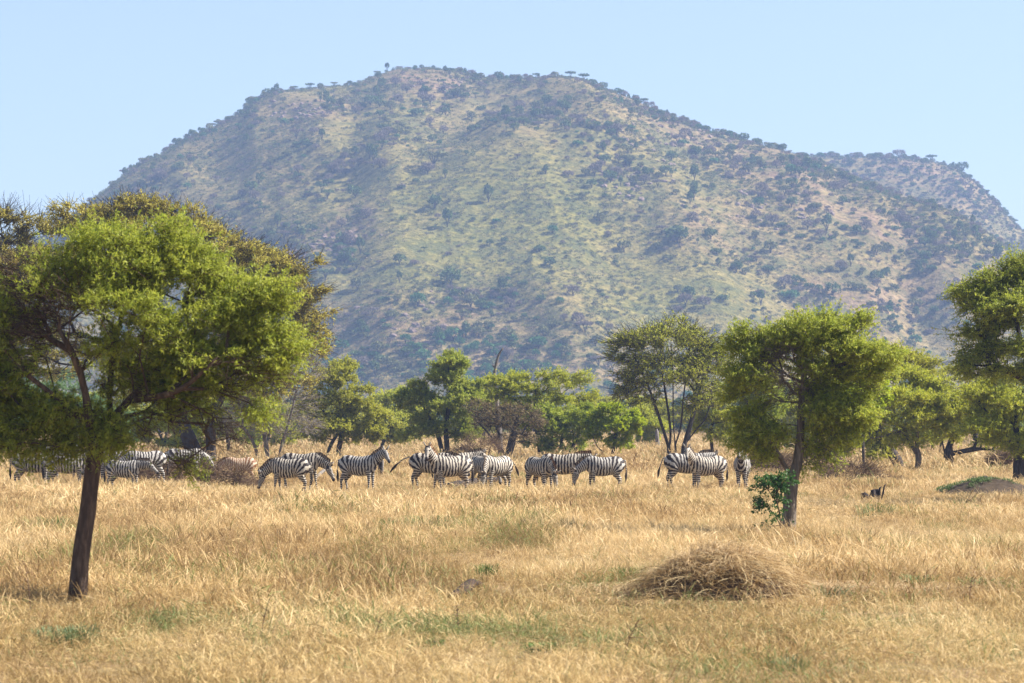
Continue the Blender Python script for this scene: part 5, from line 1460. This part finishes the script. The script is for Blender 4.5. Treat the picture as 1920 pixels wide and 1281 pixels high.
# trees placed where the photograph shows them on the skyline and as landmarks
SPEC = [(725, 'sky', 5.0, ('green', 'tall'), 'lone dark round-headed tree on the summit, leftmost above the bare top', 1.05),
        (706, 'sky', 4.0, ('olive', 'umbrella'), 'little flat tree just left of the lone summit tree', 1), (778, 'sky', 3.2, ('green', 'round'), 'small dark tree on top of the bare summit, left of two', 1),
        (790, 'sky', 3.6, ('green', 'round'), 'small dark tree on top of the bare summit, right of two', 1), (812, 'sky', 3.4, ('green', 'round'), 'small leaning dark tree at the right end of the bare summit', 1),
        (838, 'sky', 2.8, ('green', 'bush'), 'low dark bush on the skyline right of the bare summit', 1), (864, 'sky', 2.5, ('green', 'tall'), 'tiny narrow dark tree on the skyline right of the summit', 1.3),
        (884, 'sky', 7.0, ('grey', 'round'), 'broad grey-brown tree on the skyline right of the summit', .8), (935, 'sky', 7.0, ('green', 'round'), 'broad dark tree on the flat skyline, first right of the broad grey-brown one', .8),
        (960, 'sky', 5.0, ('green', 'round'), 'dark tree on the flat skyline beside the first broad dark one', .9), (985, 'sky', 5.0, ('grey', 'round'), 'grey tree on the flat skyline in mid picture', .9),
        (1005, 'sky', 4.5, ('green', 'umbrella'), 'small umbrella-shaped tree on the flat skyline in mid picture', 1), (1040, 'sky', 6, ('olive', 'round'), 'olive tree on the skyline above the centre', .8),
        (1070, 'sky', 6.5, ('green', 'umbrella'), 'wide umbrella-shaped tree on the skyline where the ridge starts to fall', .9), (1095, 'sky', 7.0, ('green', 'umbrella'), 'second wide umbrella-shaped tree at the start of the falling ridge', .9),
        (1130, 'sky', 8, ('green', 'round'), 'big dark round tree on the falling ridge', .8), (1165, 'sky', 6, ('green', 'round'), 'dark tree next down the ridge from the big round one', .8),
        (1223, 'sky', 4.5, ('grey', 'tall') if False else ('grey', 'round'), 'spiky bare tree sticking up from the falling ridge', 1.2), (1395, 'sky', 8.5, ('green', 'round'), 'large dark tree group top where the ridge meets the farther hill', .8),
        (1420, 'sky', 7, ('green', 'round'), 'dark tree just right of the large dark one on the ridge', .8), (1446, 'sky', 4.5, ('green', 'round'), 'small dark tree lowest on the visible ridge', 1),
        (580, 'sky', 6, ('green', 'umbrella'), 'flat dark tree on the left skyline', .9), (600, 'sky', 4.5, ('green', 'round'), 'round dark tree on the left skyline', .9), (625, 'sky', 5, ('olive', 'umbrella'), 'spreading tree on the left skyline near the summit slope', .8),
        (655, 'sky', 5, ('green', 'round'), 'dark tree on the left skyline below the summit', .8), (550, 'sky', 5, ('green', 'umbrella'), 'small flat tree at the left shoulder', .8), (500, 'sky', 8, ('green', 'round'), 'dense dark tree on the left shoulder of the hill', .8),
        (470, 'sky', 8, ('green', 'round'), 'dense dark tree just below the left shoulder', .8), (395, 'sky', 6, ('olive', 'umbrella'), 'flat-topped tree against the sky on the left slope', .7), (335, 'sky', 4, ('green', 'round'), 'small dark tree against the sky low on the left slope', 1),
        (813, 315, 11, ('olive', 'umbrella'), 'lone umbrella acacia standing free in the grass high on the slope', .8), (845, 535, 8, ('green', 'round'), 'dark round tree standing out low in the middle of the slope', .95), (1260, 300, 5.5, ('green', 'round'), 'dark round tree on the pale slope right of centre', .9),
        (1345, 300, 6, ('olive', 'umbrella'), 'flat olive tree on the pale upper right slope', .8), (1270, 455, 9, ('green', 'round'), 'large dark tree casting a long shadow, right of centre', .9), (850, 640, 7, ('bright', 'round'), 'fresh green domed tree near the hill foot, left of two', .8),
        (1010, 655, 6.5, ('bright', 'round'), 'fresh green domed tree near the hill foot, right of two', .8), (1097, 625, 6, ('grey', 'umbrella'), 'pale-stemmed bare tree near the hill foot', .9), (1480, 560, 8, ('bright', 'bush'), 'wide fresh green thicket low on the right slope', .8),
        (700, 670, 4.5, ('bright', 'bush'), 'compact green bush near the hill foot above the yellow-green acacia', .9), (780, 215, 8, ('green', 'bush'), 'long dark thicket in a hollow under the summit', .8), (850, 180, 8, ('green', 'bush'), 'upper end of the dark thicket under the summit', .8)]
for u, v, s, kd, lab, sz in SPEC:
    if v == 'sky':
        s *= .72
        ds = np.linspace(1000, 1500, 400); x = (u - 960) / FPX * ds; z = hillz(x, ds, 1); vv = HOR - (z - CAM_H) / ds * FPX
        j = int(np.argmin(vv))
    else:
        ds = np.linspace(840, 1400, 900); x = (u - 960) / FPX * ds; z = hillz(x, ds, 1); vv = HOR - (z - CAM_H) / ds * FPX
        j = int(np.argmax(vv < v))
    put_hill(x[j], ds[j], z[j], s, kd, 1, lab, .4 * u, sz=sz)
for u, s, kd, lab in [(1687, 8, ('grey', 'round'), 'bare domed tree on the skyline of the farther hill'), (1748, 6.5, ('green', 'umbrella'), 'flat dark tree on the skyline of the farther hill'), (1805, 9, ('green', 'round'), 'dark bushy tree on the brow where the farther hill drops'),
                     (1560, 5, ('green', 'round'), 'small tree where the farther hill emerges'), (1610, 5, ('olive', 'umbrella'), 'little flat tree on the left end of the farther skyline'), (1648, 5, ('olive', 'umbrella'), 'little flat tree, second on the farther skyline')]:
    ds = np.linspace(1560, 1760, 300); x = (u - 960) / FPX * ds; z = hillz(x, ds, 2); vv = HOR - (z - CAM_H) / ds * FPX; j = int(np.argmin(vv))
    put_hill(x[j], ds[j], z[j], s, kd, 2, lab, .4 * u, sz=.85)
# labels for the scattered ones: alone of its kind in its part of the hill, or sharing with its look-alikes
from collections import defaultdict
grp = defaultdict(list)
ORD = ['first', 'second', 'third', 'fourth', 'fifth', 'sixth', 'seventh', 'eighth', 'ninth', 'tenth', 'eleventh', 'twelfth', 'thirteenth', 'fourteenth', 'fifteenth', 'sixteenth'] + ['next'] * 40
for o, kd, u, v, d in pend: grp[(kd, region(u, v, d))].append((u, v, o))
for (kd, reg), lst in grp.items():
    lst.sort(key=lambda t: t[0])
    base = '%s %s %s' % (WORD[kd[0]], SHP[kd[1]][0], reg)
    if len(lst) == 1: lst[0][2]['label'] = base
    else:
        for k_, t in enumerate(lst):
            w = 'leftmost of %d' % len(lst) if k_ == 0 else 'rightmost' if k_ == len(lst) - 1 else ORD[k_] + ' from left'
            t[2]['label'] = base + ', ' + w
# pinkish boulders showing on the slope
def rock_mesh(rng):
    bm = bmesh.new(); bmesh.ops.create_icosphere(bm, subdivisions=2, radius=.5)
    for v in bm.verts:
        k = 1 + rng.uniform(-.22, .22); v.co = Vector((v.co.x * k * 1.2, v.co.y * k, v.co.z * k * .8))
    me = bpy.data.meshes.new('rock'); bm.to_mesh(me); bm.free(); me.materials.append(M['rock']); return me
M['rock'] = mat_plain('rock', (0.13, 0.09, 0.075), (0.30, 0.215, 0.18), .6, .9, .8, .3)
rk = [rock_mesh(hr) for _ in range(4)]
pts = []; 
for cx, cy, sx_, sy_, n_ in [(560, 208, 45, 14, 60), (640, 455, 50, 25, 45), (1180, 330, 70, 50, 60), (1300, 260, 120, 45, 90), (560, 470, 40, 20, 40), (760, 600, 120, 50, 50), (1500, 380, 160, 60, 80), (830, 160, 60, 18, 30)]:
    for k in range(n_):
        u = hr.normal(cx, sx_ * .6); v = hr.normal(cy, sy_ * .6)
        ds = np.linspace(840, 1390, 500); xx = (u - 960) / FPX * ds; zz = hillz(xx, ds, 1); vv = HOR - (zz - CAM_H) / ds * FPX
        if vv.min() < v: j = int(np.argmax(vv < v)); pts.append((xx[j], ds[j], zz[j]))
pts = np.array(pts); n = len(pts); s = hr.uniform(.5, 2.4, n) 
point_scatter('hillside_boulders', pts, hr.uniform(0, 6.28, n), np.zeros((n, 2)), np.stack([s, s, s * hr.uniform(.6, 1.3, n)], -1), hr.integers(0, 4, n), rk, {}, 'pinkish boulders strewn over the hillside', 'boulders')
# low bush between the plain and the foot of the hill
n = 5200
u = hr.uniform(-150, 2070, n); d_ = hr.uniform(330, 860, n); xx = (u - 960) / FPX * d_
s = hr.uniform(2.0, 5.0, n)
point_scatter('distant_thicket', np.stack([xx, d_, gz(xx, d_)], -1), hr.uniform(0, 6.28, n), np.zeros((n, 2)), np.repeat(s[:, None], 3, 1), hr.integers(0, 36, n), flat, {}, 'thicket of bush on the flat land before the hill', 'bush')

# ------------------------------------------------------------------ air
bm = bmesh.new(); bmesh.ops.create_cube(bm, size=1.0)
me = bpy.data.meshes.new('haze'); bm.to_mesh(me); bm.free()
hz = link('haze', me, None, (0, 1120, 129))
hz.scale = (2600, 2400, 266)
t = NT('haze_air')
pv = t.new('VolumePrincipled'); pv.inputs['Density'].default_value = 0.00028; pv.inputs['Color'].default_value = (0.42, 0.60, 1.0, 1); pv.inputs['Anisotropy'].default_value = 0.0
t.link(pv.outputs[0], t.out.inputs['Volume'])
me.materials.append(t.m)
tag(hz, 'pale blue haze in the air', 'haze', kind='stuff')
